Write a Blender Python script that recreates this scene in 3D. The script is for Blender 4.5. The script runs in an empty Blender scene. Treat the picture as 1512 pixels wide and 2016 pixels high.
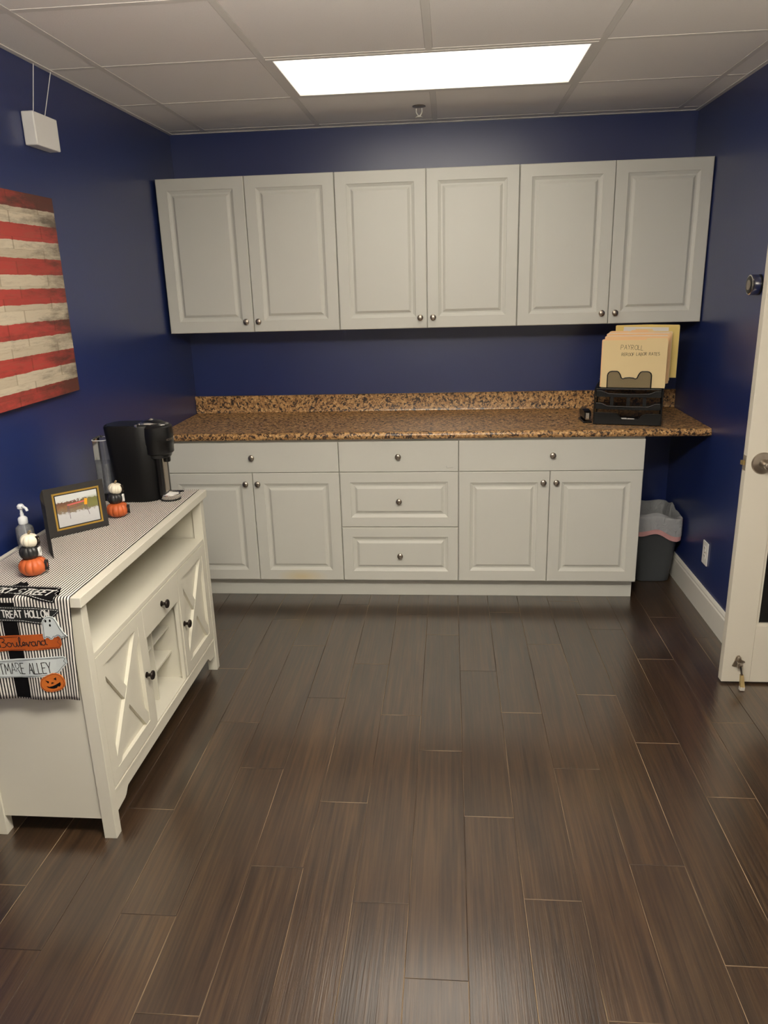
import bpy, bmesh, math, random
from mathutils import Vector, Matrix
random.seed(7)
S = bpy.context.scene
C = S.collection
PI = math.pi

# ------------------------------------------------------------------ camera
cam_d = bpy.data.cameras.new('camera')
cam_d.sensor_fit = 'VERTICAL'; cam_d.sensor_height = 36.0; cam_d.sensor_width = 27.0
cam_d.lens = 1475.64 / 2016 * 36.0
cam_d.clip_start = 0.02; cam_d.clip_end = 50
cam = bpy.data.objects.new('camera', cam_d); C.objects.link(cam)
cam.location = (1.4838, -4.343, 1.6309)
cam.rotation_euler = (1.27355, 0.02762, 0.08267)
S.camera = cam

# ------------------------------------------------------------------ world, light levels, exposure
w = bpy.data.worlds.new('world'); S.world = w; w.use_nodes = True
w.node_tree.nodes['Background'].inputs[0].default_value = (0.5, 0.47, 0.42, 1)
w.node_tree.nodes['Background'].inputs[1].default_value = 0.05
LAMP_COL = (1.0, 0.93, 0.80)
LAMP_STRENGTH = 3.0        # the light over the cabinets
FILL_STRENGTH = 49.0  # the added fill lamp out of view, brightening the whole room
S.view_settings.view_transform = 'Standard'
S.view_settings.look = 'None'
S.view_settings.exposure = 0.0
S.view_settings.gamma = 1.0
S.view_settings.use_curve_mapping = False
S.cycles.max_bounces = 10; S.cycles.diffuse_bounces = 6; S.cycles.glossy_bounces = 4
S.cycles.transmission_bounces = 8; S.cycles.transparent_max_bounces = 16
S.cycles.sample_clamp_indirect = 6.0
S.cycles.caustics_reflective = True; S.cycles.caustics_refractive = False

# ------------------------------------------------------------------ dimensions (metres; back wall at y = 0, camera at y < 0)
XL, XR, HC = -0.0125, 2.7462, 2.4206
YN = -1.30          # where the right wall of the nook ends
XFAR, YREAR = 3.60, -6.20
IN = 0.0254

# ------------------------------------------------------------------ materials
def lin(c):
    return tuple(((v/255)/12.92 if v/255 <= .04045 else ((v/255+.055)/1.055)**2.4) for v in c) + (1.0,)
def newmat(name):
    m = bpy.data.materials.new(name); m.use_nodes = True
    nt = m.node_tree; b = nt.nodes['Principled BSDF']
    return m, nt, b
def node(nt, t, **kw):
    n = nt.nodes.new(t)
    for k, v in kw.items(): setattr(n, k, v)
    return n
def pmat(name, rgb, rough=.5, metal=0.0, var=.06, scale=25., bump=0.0, bscale=200., spec=.5, coat=0., trans=0., alpha=1., ior=1.45):
    """plain surface with a faint procedural unevenness of tone and relief"""
    m, nt, b = newmat(name)
    tc = node(nt, 'ShaderNodeTexCoord')
    n = node(nt, 'ShaderNodeTexNoise'); n.inputs['Scale'].default_value = scale; n.inputs['Detail'].default_value = 4
    nt.links.new(tc.outputs['Object'], n.inputs['Vector'])
    mix = node(nt, 'ShaderNodeMix', data_type='RGBA')
    c = lin(rgb)
    mix.inputs[6].default_value = tuple(min(1, v*(1-var)) for v in c[:3]) + (1,)
    mix.inputs[7].default_value = tuple(min(1, v*(1+var)) for v in c[:3]) + (1,)
    nt.links.new(n.outputs['Fac'], mix.inputs[0]); nt.links.new(mix.outputs[2], b.inputs['Base Color'])
    b.inputs['Roughness'].default_value = rough; b.inputs['Metallic'].default_value = metal
    b.inputs['Specular IOR Level'].default_value = spec; b.inputs['Coat Weight'].default_value = coat
    b.inputs['Transmission Weight'].default_value = trans; b.inputs['Alpha'].default_value = alpha
    b.inputs['IOR'].default_value = ior
    if bump:
        n2 = node(nt, 'ShaderNodeTexNoise'); n2.inputs['Scale'].default_value = bscale; n2.inputs['Detail'].default_value = 3
        nt.links.new(tc.outputs['Object'], n2.inputs['Vector'])
        bp = node(nt, 'ShaderNodeBump'); bp.inputs['Strength'].default_value = bump; bp.inputs['Distance'].default_value = .002
        nt.links.new(n2.outputs['Fac'], bp.inputs['Height']); nt.links.new(bp.outputs['Normal'], b.inputs['Normal'])
    return m

M = {}
M['blue'] = pmat('blue_paint', (28, 43, 96), .31, var=.05, scale=3, bump=.10, bscale=160, spec=1.0)
M['rear'] = pmat('rear_paint', (238, 234, 226), .6, var=.03, scale=3)  # assumed pale tone so the unseen walls bounce more light
M['ceil'] = None
M['grid'] = pmat('grid_white', (232, 228, 222), .45, var=.02)
M['cab'] = pmat('cabinet_thermofoil', (206, 205, 197), .42, var=.015, scale=6, spec=.4)
M['side'] = pmat('sideboard_paint', (212, 208, 194), .42, var=.02, scale=8, spec=.4)
M['trimw'] = pmat('trim_white', (222, 219, 210), .4, var=.02)
M['nickel'] = pmat('brushed_nickel', (170, 160, 148), .32, 1.0, var=.05, scale=120)
M['chrome'] = pmat('chrome', (215, 212, 208), .12, 1.0, var=.02)
M['bronze'] = pmat('dark_bronze', (42, 34, 30), .35, .6, var=.1)
M['black'] = pmat('black_plastic', (12, 12, 13), .33, var=.1, scale=60)
M['blackmatte'] = pmat('black_matte', (9, 9, 10), .5, var=.1, scale=60, spec=.3)
M['satin'] = pmat('black_satin', (20, 21, 22), .28, var=.1, scale=60)
M['blackmetal'] = pmat('black_metal', (10, 10, 11), .34, .2, var=.1)
M['doorw'] = pmat('door_paint', (208, 202, 188), .42, var=.02, scale=5)
M['plate'] = pmat('plate_plastic', (240, 238, 234), .35, var=.01)
M['rubber'] = pmat('rubber', (60, 50, 45), .8, var=.1)
M['tiprub'] = pmat('rubber_tip', (196, 190, 180), .7, var=.05)
M['brass'] = pmat('brass', (190, 168, 120), .35, .9, var=.05)
M['bin'] = pmat('grey_bin_plastic', (64, 67, 70), .5, var=.04, bump=.1, bscale=400)
M['manila'] = pmat('manila', (232, 208, 158), .75, var=.03, scale=12)
M['manila2'] = pmat('manila_warm', (240, 200, 150), .75, var=.03, scale=12)
M['yellow'] = pmat('yellow_folder', (226, 200, 122), .7, var=.03, scale=12)
M['paper'] = pmat('white_paper', (225, 220, 215), .8, var=.02)
M['ink'] = pmat('ink', (30, 24, 22), .7, var=.1)
M['cardblack'] = pmat('black_card', (38, 35, 33), .7, var=.12, scale=90, bump=.2, bscale=600)
M['gold'] = pmat('gold_foil', (196, 160, 78), .35, .8, var=.08)
M['orange'] = pmat('orange_glaze', (182, 88, 44), .5, var=.16, scale=60)
M['blackglz'] = pmat('black_glaze', (34, 34, 34), .42, var=.2, scale=60)
M['whiteglz'] = pmat('white_glaze', (228, 220, 200), .45, var=.06, scale=60)
M['feltblack'] = pmat('black_felt', (16, 15, 16), .95, var=.2, scale=300, spec=.1)
M['feltgrey'] = pmat('charcoal_felt', (40, 41, 41), .95, var=.2, scale=300, spec=.1)
M['feltorange'] = pmat('orange_felt', (176, 86, 38), .95, var=.08, scale=300, spec=.1)
M['feltorange2'] = pmat('pumpkin_felt', (198, 108, 46), .95, var=.08, scale=200, spec=.1)
M['feltpale'] = pmat('pale_felt', (205, 212, 212), .95, var=.03, scale=300, spec=.1)
M['threadw'] = pmat('white_thread', (220, 218, 214), .9, var=.05)
M['threadk'] = pmat('black_thread', (26, 22, 22), .9, var=.05)
M['threadb'] = pmat('brown_thread', (92, 36, 22), .9, var=.05)
M['stem'] = pmat('pumpkin_stem', (120, 105, 80), .7, var=.1)
M['tan'] = None

def glass_mat(name, rgb, rough=.03, alpha=.25):
    """thin clear plastic: mostly see-through with a glossy skin"""
    m, nt, b = newmat(name)
    out = nt.nodes['Material Output']
    tr = node(nt, 'ShaderNodeBsdfTransparent'); tr.inputs[0].default_value = lin(rgb)
    gl = node(nt, 'ShaderNodeBsdfGlossy'); gl.inputs['Roughness'].default_value = rough
    lw = node(nt, 'ShaderNodeFresnel'); lw.inputs['IOR'].default_value = 1.45
    ns = node(nt, 'ShaderNodeTexNoise'); ns.inputs['Scale'].default_value = 8
    mm = node(nt, 'ShaderNodeMath', operation='MULTIPLY_ADD'); mm.inputs[1].default_value = .04; mm.inputs[2].default_value = .02
    ad = node(nt, 'ShaderNodeMath', operation='ADD', use_clamp=True)
    nt.links.new(ns.outputs['Fac'], mm.inputs[0]); nt.links.new(lw.outputs[0], ad.inputs[0]); nt.links.new(mm.outputs[0], ad.inputs[1])
    mx = node(nt, 'ShaderNodeMixShader'); nt.links.new(ad.outputs[0], mx.inputs[0])
    df = node(nt, 'ShaderNodeBsdfDiffuse'); df.inputs[0].default_value = lin((235, 236, 238))
    m0 = node(nt, 'ShaderNodeMixShader'); m0.inputs[0].default_value = alpha
    nt.links.new(tr.outputs[0], m0.inputs[1]); nt.links.new(df.outputs[0], m0.inputs[2])
    nt.links.new(m0.outputs[0], mx.inputs[1]); nt.links.new(gl.outputs[0], mx.inputs[2]); nt.links.new(mx.outputs[0], out.inputs[0])
    return m
M['clear'] = glass_mat('clear_plastic', (244, 245, 246), .05, .05)
M['waterp'] = glass_mat('water', (225, 228, 232), .05, .16)
M['pumpw'] = pmat('pump_plastic', (228, 230, 232), .4, var=.02)
M['soap'] = glass_mat('soap_bottle', (225, 228, 230), .1, .22)

def film_mat():
    m, nt, b = newmat('bin_liner')
    out = nt.nodes['Material Output']
    b.inputs['Base Color'].default_value = lin((196, 198, 200)); b.inputs['Roughness'].default_value = .3
    n = node(nt, 'ShaderNodeTexNoise'); n.inputs['Scale'].default_value = 22; n.inputs['Detail'].default_value = 5; n.inputs['Distortion'].default_value = 1.5
    tc = node(nt, 'ShaderNodeTexCoord'); nt.links.new(tc.outputs['Object'], n.inputs['Vector'])
    bp = node(nt, 'ShaderNodeBump'); bp.inputs['Strength'].default_value = .9; bp.inputs['Distance'].default_value = .015
    nt.links.new(n.outputs['Fac'], bp.inputs['Height']); nt.links.new(bp.outputs[0], b.inputs['Normal'])
    tr = node(nt, 'ShaderNodeBsdfTransparent'); mx = node(nt, 'ShaderNodeMixShader'); mx.inputs[0].default_value = .68
    nt.links.new(tr.outputs[0], mx.inputs[1]); nt.links.new(b.outputs[0], mx.inputs[2]); nt.links.new(mx.outputs[0], out.inputs[0])
    return m
M['film'] = film_mat()
M['pinkfilm'] = pmat('pink_drawstring', (200, 150, 148), .4, var=.15, scale=30)
M['redfilm'] = pmat('red_drawstring', (150, 40, 45), .4, var=.15, scale=30)

def ceiling_mat():
    m, nt, b = newmat('acoustic_tile')
    tc = node(nt, 'ShaderNodeTexCoord')
    n = node(nt, 'ShaderNodeTexNoise'); n.inputs['Scale'].default_value = 260; n.inputs['Detail'].default_value = 5
    v = node(nt, 'ShaderNodeTexVoronoi'); v.inputs['Scale'].default_value = 150
    nt.links.new(tc.outputs['Object'], n.inputs['Vector']); nt.links.new(tc.outputs['Object'], v.inputs['Vector'])
    r = node(nt, 'ShaderNodeValToRGB'); r.color_ramp.elements[0].position = .0; r.color_ramp.elements[1].position = .16
    r.color_ramp.elements[0].color = lin((215, 210, 204)); r.color_ramp.elements[1].color = lin((247, 243, 239))
    nt.links.new(v.outputs['Distance'], r.inputs[0]); nt.links.new(r.outputs[0], b.inputs['Base Color'])
    b.inputs['Roughness'].default_value = .9; b.inputs['Specular IOR Level'].default_value = .2
    bp = node(nt, 'ShaderNodeBump'); bp.inputs['Strength'].default_value = .25; bp.inputs['Distance'].default_value = .002
    nt.links.new(n.outputs['Fac'], bp.inputs['Height']); nt.links.new(bp.outputs[0], b.inputs['Normal'])
    return m
M['ceil'] = ceiling_mat()

def plank_mat():
    m, nt, b = newmat('dark_wood_plank')
    L = nt.links.new
    tc = node(nt, 'ShaderNodeTexCoord'); oi = node(nt, 'ShaderNodeObjectInfo')
    sc = node(nt, 'ShaderNodeVectorMath', operation='SCALE'); sc.inputs['Scale'].default_value = 37.0
    cx = node(nt, 'ShaderNodeCombineXYZ')
    L(oi.outputs['Random'], cx.inputs[0]); L(oi.outputs['Random'], cx.inputs[1]); L(oi.outputs['Random'], cx.inputs[2])
    L(cx.outputs[0], sc.inputs[0])
    ad = node(nt, 'ShaderNodeVectorMath', operation='ADD'); L(tc.outputs['Object'], ad.inputs[0]); L(sc.outputs[0], ad.inputs[1])
    def grain(sx, sy, scale, det, dist):
        mp = node(nt, 'ShaderNodeMapping'); mp.inputs['Scale'].default_value = (sx, sy, 1)
        n = node(nt, 'ShaderNodeTexNoise'); n.inputs['Scale'].default_value = scale; n.inputs['Detail'].default_value = det; n.inputs['Distortion'].default_value = dist
        L(ad.outputs[0], mp.inputs[0]); L(mp.outputs[0], n.inputs['Vector']); return n
    big = grain(16, 1.1, 1.0, 6, .9)
    fine = grain(110, 3.2, 1.0, 6, .3)
    pore = grain(260, 7, 1.0, 4, .2)
    r = node(nt, 'ShaderNodeValToRGB')
    e = r.color_ramp.elements; e[0].position = .36; e[0].color = lin((40, 27, 17)); e[1].position = .66; e[1].color = lin((74, 54, 34))
    ee = e.new(.5); ee.color = lin((56, 39, 25))
    mixf = node(nt, 'ShaderNodeMath', operation='MULTIPLY_ADD'); mixf.inputs[1].default_value = .62
    half = node(nt, 'ShaderNodeMath', operation='MULTIPLY'); half.inputs[1].default_value = .38
    L(big.outputs['Fac'], half.inputs[0]); L(fine.outputs['Fac'], mixf.inputs[0]); L(half.outputs[0], mixf.inputs[2])
    L(mixf.outputs[0], r.inputs[0])
    hs = node(nt, 'ShaderNodeHueSaturation'); L(r.outputs[0], hs.inputs['Color'])
    vv = node(nt, 'ShaderNodeMapRange'); vv.inputs['To Min'].default_value = .82; vv.inputs['To Max'].default_value = 1.16
    L(oi.outputs['Random'], vv.inputs['Value']); L(vv.outputs[0], hs.inputs['Value'])
    hs.inputs['Saturation'].default_value = 1.0
    L(hs.outputs[0], b.inputs['Base Color'])
    rr = node(nt, 'ShaderNodeMapRange'); rr.inputs['To Min'].default_value = .30; rr.inputs['To Max'].default_value = .46
    L(fine.outputs['Fac'], rr.inputs['Value']); L(rr.outputs[0], b.inputs['Roughness'])
    b.inputs['Specular IOR Level'].default_value = .5
    b.inputs['Coat Weight'].default_value = 1.0; b.inputs['Coat Roughness'].default_value = .20; b.inputs['Coat IOR'].default_value = 1.8
    sm = node(nt, 'ShaderNodeMath', operation='ADD'); L(fine.outputs['Fac'], sm.inputs[0]); L(pore.outputs['Fac'], sm.inputs[1])
    bp = node(nt, 'ShaderNodeBump'); bp.inputs['Strength'].default_value = .45; bp.inputs['Distance'].default_value = .0009
    L(sm.outputs[0], bp.inputs['Height']); L(bp.outputs[0], b.inputs['Normal']); L(bp.outputs[0], b.inputs['Coat Normal'])
    return m
M['plank'] = plank_mat()

def seam_mat():
    m, nt, b = newmat('plank_edge')
    tc = node(nt, 'ShaderNodeTexCoord'); oi = node(nt, 'ShaderNodeObjectInfo')
    ad = node(nt, 'ShaderNodeVectorMath', operation='ADD')
    nt.links.new(tc.outputs['Object'], ad.inputs[0]); nt.links.new(oi.outputs['Random'], ad.inputs[1])
    n = node(nt, 'ShaderNodeTexNoise'); n.inputs['Scale'].default_value = 2.2; n.inputs['Detail'].default_value = 3
    nt.links.new(ad.outputs[0], n.inputs['Vector'])
    r = node(nt, 'ShaderNodeValToRGB'); e = r.color_ramp.elements
    e[0].position = .45; e[0].color = lin((52, 38, 29)); e[1].position = .70; e[1].color = lin((150, 128, 100))
    nt.links.new(n.outputs['Fac'], r.inputs[0]); nt.links.new(r.outputs[0], b.inputs['Base Color'])
    b.inputs['Roughness'].default_value = .6
    return m
M['seam'] = seam_mat()

def granite_mat():
    m, nt, b = newmat('granite_laminate')
    L = nt.links.new
    tc = node(nt, 'ShaderNodeTexCoord')
    n1 = node(nt, 'ShaderNodeTexNoise'); n1.inputs['Scale'].default_value = 75; n1.inputs['Detail'].default_value = 6; n1.inputs['Roughness'].default_value = .7
    n2 = node(nt, 'ShaderNodeTexNoise'); n2.inputs['Scale'].default_value = 60; n2.inputs['Detail'].default_value = 5; n2.inputs['Distortion'].default_value = .8
    v = node(nt, 'ShaderNodeTexVoronoi'); v.inputs['Scale'].default_value = 130
    for q in (n1, n2, v): L(tc.outputs['Object'], q.inputs['Vector'])
    r1 = node(nt, 'ShaderNodeValToRGB'); e = r1.color_ramp.elements
    e[0].position = .34; e[0].color = lin((104, 74, 48)); e[1].position = .68; e[1].color = lin((230, 194, 138))
    a = e.new(.5); a.color = lin((182, 138, 88))
    L(n1.outputs['Fac'], r1.inputs[0])
    r2 = node(nt, 'ShaderNodeValToRGB'); e = r2.color_ramp.elements
    e[0].position = .43; e[0].color = (1, 1, 1, 1); e[1].position = .52; e[1].color = (0, 0, 0, 1)
    L(n2.outputs['Fac'], r2.inputs[0])
    r3 = node(nt, 'ShaderNodeMath', operation='GREATER_THAN'); r3.inputs[1].default_value = .30
    L(v.outputs['Color'], r3.inputs[0])
    mu = node(nt, 'ShaderNodeMath', operation='MULTIPLY'); L(r2.outputs[0], mu.inputs[0]); L(r3.outputs[0], mu.inputs[1])
    mx = node(nt, 'ShaderNodeMix', data_type='RGBA'); mx.inputs[7].default_value = lin((56, 42, 35))
    L(mu.outputs[0], mx.inputs[0]); L(r1.outputs[0], mx.inputs[6])
    L(mx.outputs[2], b.inputs['Base Color'])
    b.inputs['Roughness'].default_value = .3
    return m
M['granite'] = granite_mat()

def stain_mat():
    """cabinet finish with one yellowed drip mark low on the door"""
    m = M['cab'].copy(); m.name = 'cabinet_thermofoil_stained'
    nt = m.node_tree; b = nt.nodes['Principled BSDF']
    src = b.inputs['Base Color'].links[0].from_socket
    tc = node(nt, 'ShaderNodeTexCoord'); mp = node(nt, 'ShaderNodeMapping')
    mp.inputs['Location'].default_value = (-.230*7, 0, -.020*22); mp.inputs['Scale'].default_value = (7, 0, 22)
    g = node(nt, 'ShaderNodeTexGradient', gradient_type='SPHERICAL')
    nt.links.new(tc.outputs['Object'], mp.inputs[0]); nt.links.new(mp.outputs[0], g.inputs[0])
    k = node(nt, 'ShaderNodeMath', operation='MULTIPLY'); k.inputs[1].default_value = .55; nt.links.new(g.outputs['Fac'], k.inputs[0])
    mx = node(nt, 'ShaderNodeMix', data_type='RGBA'); mx.inputs[7].default_value = lin((214, 186, 112))
    nt.links.new(k.outputs[0], mx.inputs[0]); nt.links.new(src, mx.inputs[6]); nt.links.new(mx.outputs[2], b.inputs['Base Color'])
    return m
M['cabstain'] = stain_mat()

def mesh_metal(name, cell):
    """perforated black wire mesh"""
    m, nt, b = newmat(name); out = nt.nodes['Material Output']; L = nt.links.new
    tc = node(nt, 'ShaderNodeTexCoord'); sp = node(nt, 'ShaderNodeSeparateXYZ'); L(tc.outputs['UV'], sp.inputs[0])
    outs = []
    for k in (0, 1):
        mu = node(nt, 'ShaderNodeMath', operation='MULTIPLY'); mu.inputs[1].default_value = 1/cell; L(sp.outputs[k], mu.inputs[0])
        fr = node(nt, 'ShaderNodeMath', operation='FRACT'); L(mu.outputs[0], fr.inputs[0])
        gt = node(nt, 'ShaderNodeMath', operation='GREATER_THAN'); gt.inputs[1].default_value = .20; L(fr.outputs[0], gt.inputs[0]); outs.append(gt)
    mn = node(nt, 'ShaderNodeMath', operation='MULTIPLY'); L(outs[0].outputs[0], mn.inputs[0]); L(outs[1].outputs[0], mn.inputs[1])
    b.inputs['Base Color'].default_value = lin((10, 10, 11)); b.inputs['Roughness'].default_value = .4; b.inputs['Metallic'].default_value = .3
    tr = node(nt, 'ShaderNodeBsdfTransparent'); mx = node(nt, 'ShaderNodeMixShader')
    L(mn.outputs[0], mx.inputs[0]); L(b.outputs[0], mx.inputs[1]); L(tr.outputs[0], mx.inputs[2]); L(mx.outputs[0], out.inputs[0])
    return m
M['mesh'] = mesh_metal('black_wire_mesh', .0022)

def runner_mat():
    m, nt, b = newmat('ticking_stripe'); L = nt.links.new
    tc = node(nt, 'ShaderNodeTexCoord'); sp = node(nt, 'ShaderNodeSeparateXYZ'); L(tc.outputs['UV'], sp.inputs[0])
    n = node(nt, 'ShaderNodeTexNoise'); n.inputs['Scale'].default_value = 14; L(tc.outputs['UV'], n.inputs['Vector'])
    wob = node(nt, 'ShaderNodeMath', operation='MULTIPLY_ADD'); wob.inputs[1].default_value = .0035; L(n.outputs['Fac'], wob.inputs[0]); L(sp.outputs[0], wob.inputs[2])
    mu = node(nt, 'ShaderNodeMath', operation='MULTIPLY'); mu.inputs[1].default_value = 1/.0088; L(wob.outputs[0], mu.inputs[0])
    fr = node(nt, 'ShaderNodeMath', operation='FRACT'); L(mu.outputs[0], fr.inputs[0])
    gt = node(nt, 'ShaderNodeMath', operation='GREATER_THAN'); gt.inputs[1].default_value = .43; L(fr.outputs[0], gt.inputs[0])
    mx = node(nt, 'ShaderNodeMix', data_type='RGBA'); mx.inputs[6].default_value = lin((28, 24, 26)); mx.inputs[7].default_value = lin((226, 220, 212))
    L(gt.outputs[0], mx.inputs[0]); L(mx.outputs[2], b.inputs['Base Color'])
    b.inputs['Roughness'].default_value = .9; b.inputs['Specular IOR Level'].default_value = .15
    wv = node(nt, 'ShaderNodeTexNoise'); wv.inputs['Scale'].default_value = 900; L(tc.outputs['UV'], wv.inputs['Vector'])
    bp = node(nt, 'ShaderNodeBump'); bp.inputs['Strength'].default_value = .2; bp.inputs['Distance'].default_value = .001
    L(wv.outputs['Fac'], bp.inputs['Height']); L(bp.outputs[0], b.inputs['Normal'])
    return m
M['runner'] = runner_mat()

def canvas_mat():
    """printed canvas: red and cream stripes over weathered boards"""
    m, nt, b = newmat('striped_canvas_print'); L = nt.links.new
    tc = node(nt, 'ShaderNodeTexCoord'); sp = node(nt, 'ShaderNodeSeparateXYZ'); L(tc.outputs['UV'], sp.inputs[0])
    n = node(nt, 'ShaderNodeTexNoise'); n.inputs['Scale'].default_value = 30; n.inputs['Detail'].default_value = 6
    L(tc.outputs['UV'], n.inputs['Vector'])
    wob = node(nt, 'ShaderNodeMath', operation='MULTIPLY_ADD'); wob.inputs[1].default_value = .012; L(n.outputs['Fac'], wob.inputs[0]); L(sp.outputs[1], wob.inputs[2])
    r = node(nt, 'ShaderNodeValToRGB'); r.color_ramp.interpolation = 'CONSTANT'
    L(wob.outputs[0], r.inputs[0])
    red, cream = lin((176, 66, 60)), lin((206, 194, 172))
    # heights of the stripe edges above the bottom edge, as a share of the 0.704 m canvas
    edges = [0, .069, .150, .230, .310, .383, .470, .545, .613, .690, .772, .850, .923]
    e = r.color_ramp.elements
    e[0].position = 0; e[0].color = red; e[1].position = edges[1] + .008; e[1].color = cream
    for i, q in enumerate(edges[2:]):
        x = e.new(q + .008); x.color = red if i % 2 == 0 else cream
    # board tone: long boards, two to a stripe
    mp = node(nt, 'ShaderNodeMapping'); mp.inputs['Scale'].default_value = (1.9, 12.6, 1); mp.inputs['Location'].default_value = (.31, .12, 0); L(tc.outputs['UV'], mp.inputs[0])
    br = node(nt, 'ShaderNodeTexBrick'); br.inputs['Scale'].default_value = 1.0; br.inputs['Mortar Size'].default_value = .010; br.inputs['Mortar Smooth'].default_value = .6
    br.inputs['Color1'].default_value = (1, 1, 1, 1); br.inputs['Color2'].default_value = (.66, .62, .57, 1); br.inputs['Mortar'].default_value = (.42, .38, .32, 1)
    br.inputs['Brick Width'].default_value = .55; br.inputs['Row Height'].default_value = .72; br.inputs['Bias'].default_value = -.1
    br.offset = .37
    L(mp.outputs[0], br.inputs['Vector'])
    m1 = node(nt, 'ShaderNodeMix', data_type='RGBA', blend_type='MULTIPLY'); m1.inputs[0].default_value = .62
    L(r.outputs[0], m1.inputs[6]); L(br.outputs['Color'], m1.inputs[7])
    # scuffed streaks along the boards
    mp4 = node(nt, 'ShaderNodeMapping'); mp4.inputs['Scale'].default_value = (9, 70, 1); L(tc.outputs['UV'], mp4.inputs[0])
    n4 = node(nt, 'ShaderNodeTexNoise'); n4.inputs['Scale'].default_value = 1.0; n4.inputs['Detail'].default_value = 8; n4.inputs['Roughness'].default_value = .75; L(mp4.outputs[0], n4.inputs['Vector'])
    r4 = node(nt, 'ShaderNodeValToRGB'); r4.color_ramp.elements[0].position = .50; r4.color_ramp.elements[1].position = .78; L(n4.outputs['Fac'], r4.inputs[0])
    k4 = node(nt, 'ShaderNodeMath', operation='MULTIPLY'); k4.inputs[1].default_value = .55; L(r4.outputs[0], k4.inputs[0])
    m4 = node(nt, 'ShaderNodeMix', data_type='RGBA'); m4.inputs[7].default_value = lin((128, 104, 80)); L(k4.outputs[0], m4.inputs[0]); L(m1.outputs[2], m4.inputs[6])
    # dark printed weathering: patches, heavier on some boards and towards the right-hand end
    mp2 = node(nt, 'ShaderNodeMapping'); mp2.inputs['Scale'].default_value = (4.5, 12, 1); L(tc.outputs['UV'], mp2.inputs[0])
    n2 = node(nt, 'ShaderNodeTexNoise'); n2.inputs['Scale'].default_value = 1.2; n2.inputs['Detail'].default_value = 8; n2.inputs['Roughness'].default_value = .72
    L(mp2.outputs[0], n2.inputs['Vector'])
    sx = node(nt, 'ShaderNodeMapRange'); sx.inputs['From Min'].default_value = .70; sx.inputs['From Max'].default_value = 1.0
    sx.inputs['To Min'].default_value = -.06; sx.inputs['To Max'].default_value = .16; L(sp.outputs[0], sx.inputs['Value'])
    rows = node(nt, 'ShaderNodeValToRGB'); rows.color_ramp.interpolation = 'CONSTANT'; L(wob.outputs[0], rows.inputs[0])
    e = rows.color_ramp.elements; e[0].position = 0; e[0].color = (.19,)*3+(1,); e[1].position = .077; e[1].color = (.04,)*3+(1,)
    for q, c in ((.158, .09), (.238, .03), (.318, .10), (.391, .02), (.478, .03), (.553, .0), (.621, .0), (.698, .02), (.780, .05), (.858, .08), (.931, .26)):
        x = e.new(q); x.color = (c,)*3+(1,)
    ad = node(nt, 'ShaderNodeMath', operation='ADD'); L(n2.outputs['Fac'], ad.inputs[0]); L(sx.outputs[0], ad.inputs[1])
    ad2 = node(nt, 'ShaderNodeMath', operation='ADD'); L(ad.outputs[0], ad2.inputs[0]); L(rows.outputs[0], ad2.inputs[1])
    r2 = node(nt, 'ShaderNodeValToRGB'); r2.color_ramp.elements[0].position = .53; r2.color_ramp.elements[1].position = .80
    L(ad2.outputs[0], r2.inputs[0])
    k = node(nt, 'ShaderNodeMath', operation='MULTIPLY'); k.inputs[1].default_value = .85; L(r2.outputs[0], k.inputs[0])
    m3 = node(nt, 'ShaderNodeMix', data_type='RGBA'); m3.inputs[7].default_value = lin((62, 46, 38))
    L(k.outputs[0], m3.inputs[0]); L(m4.outputs[2], m3.inputs[6])
    L(m3.outputs[2], b.inputs['Base Color']); b.inputs['Roughness'].default_value = .5; b.inputs['Specular IOR Level'].default_value = .4
    return m
M['canvas'] = canvas_mat()

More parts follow.
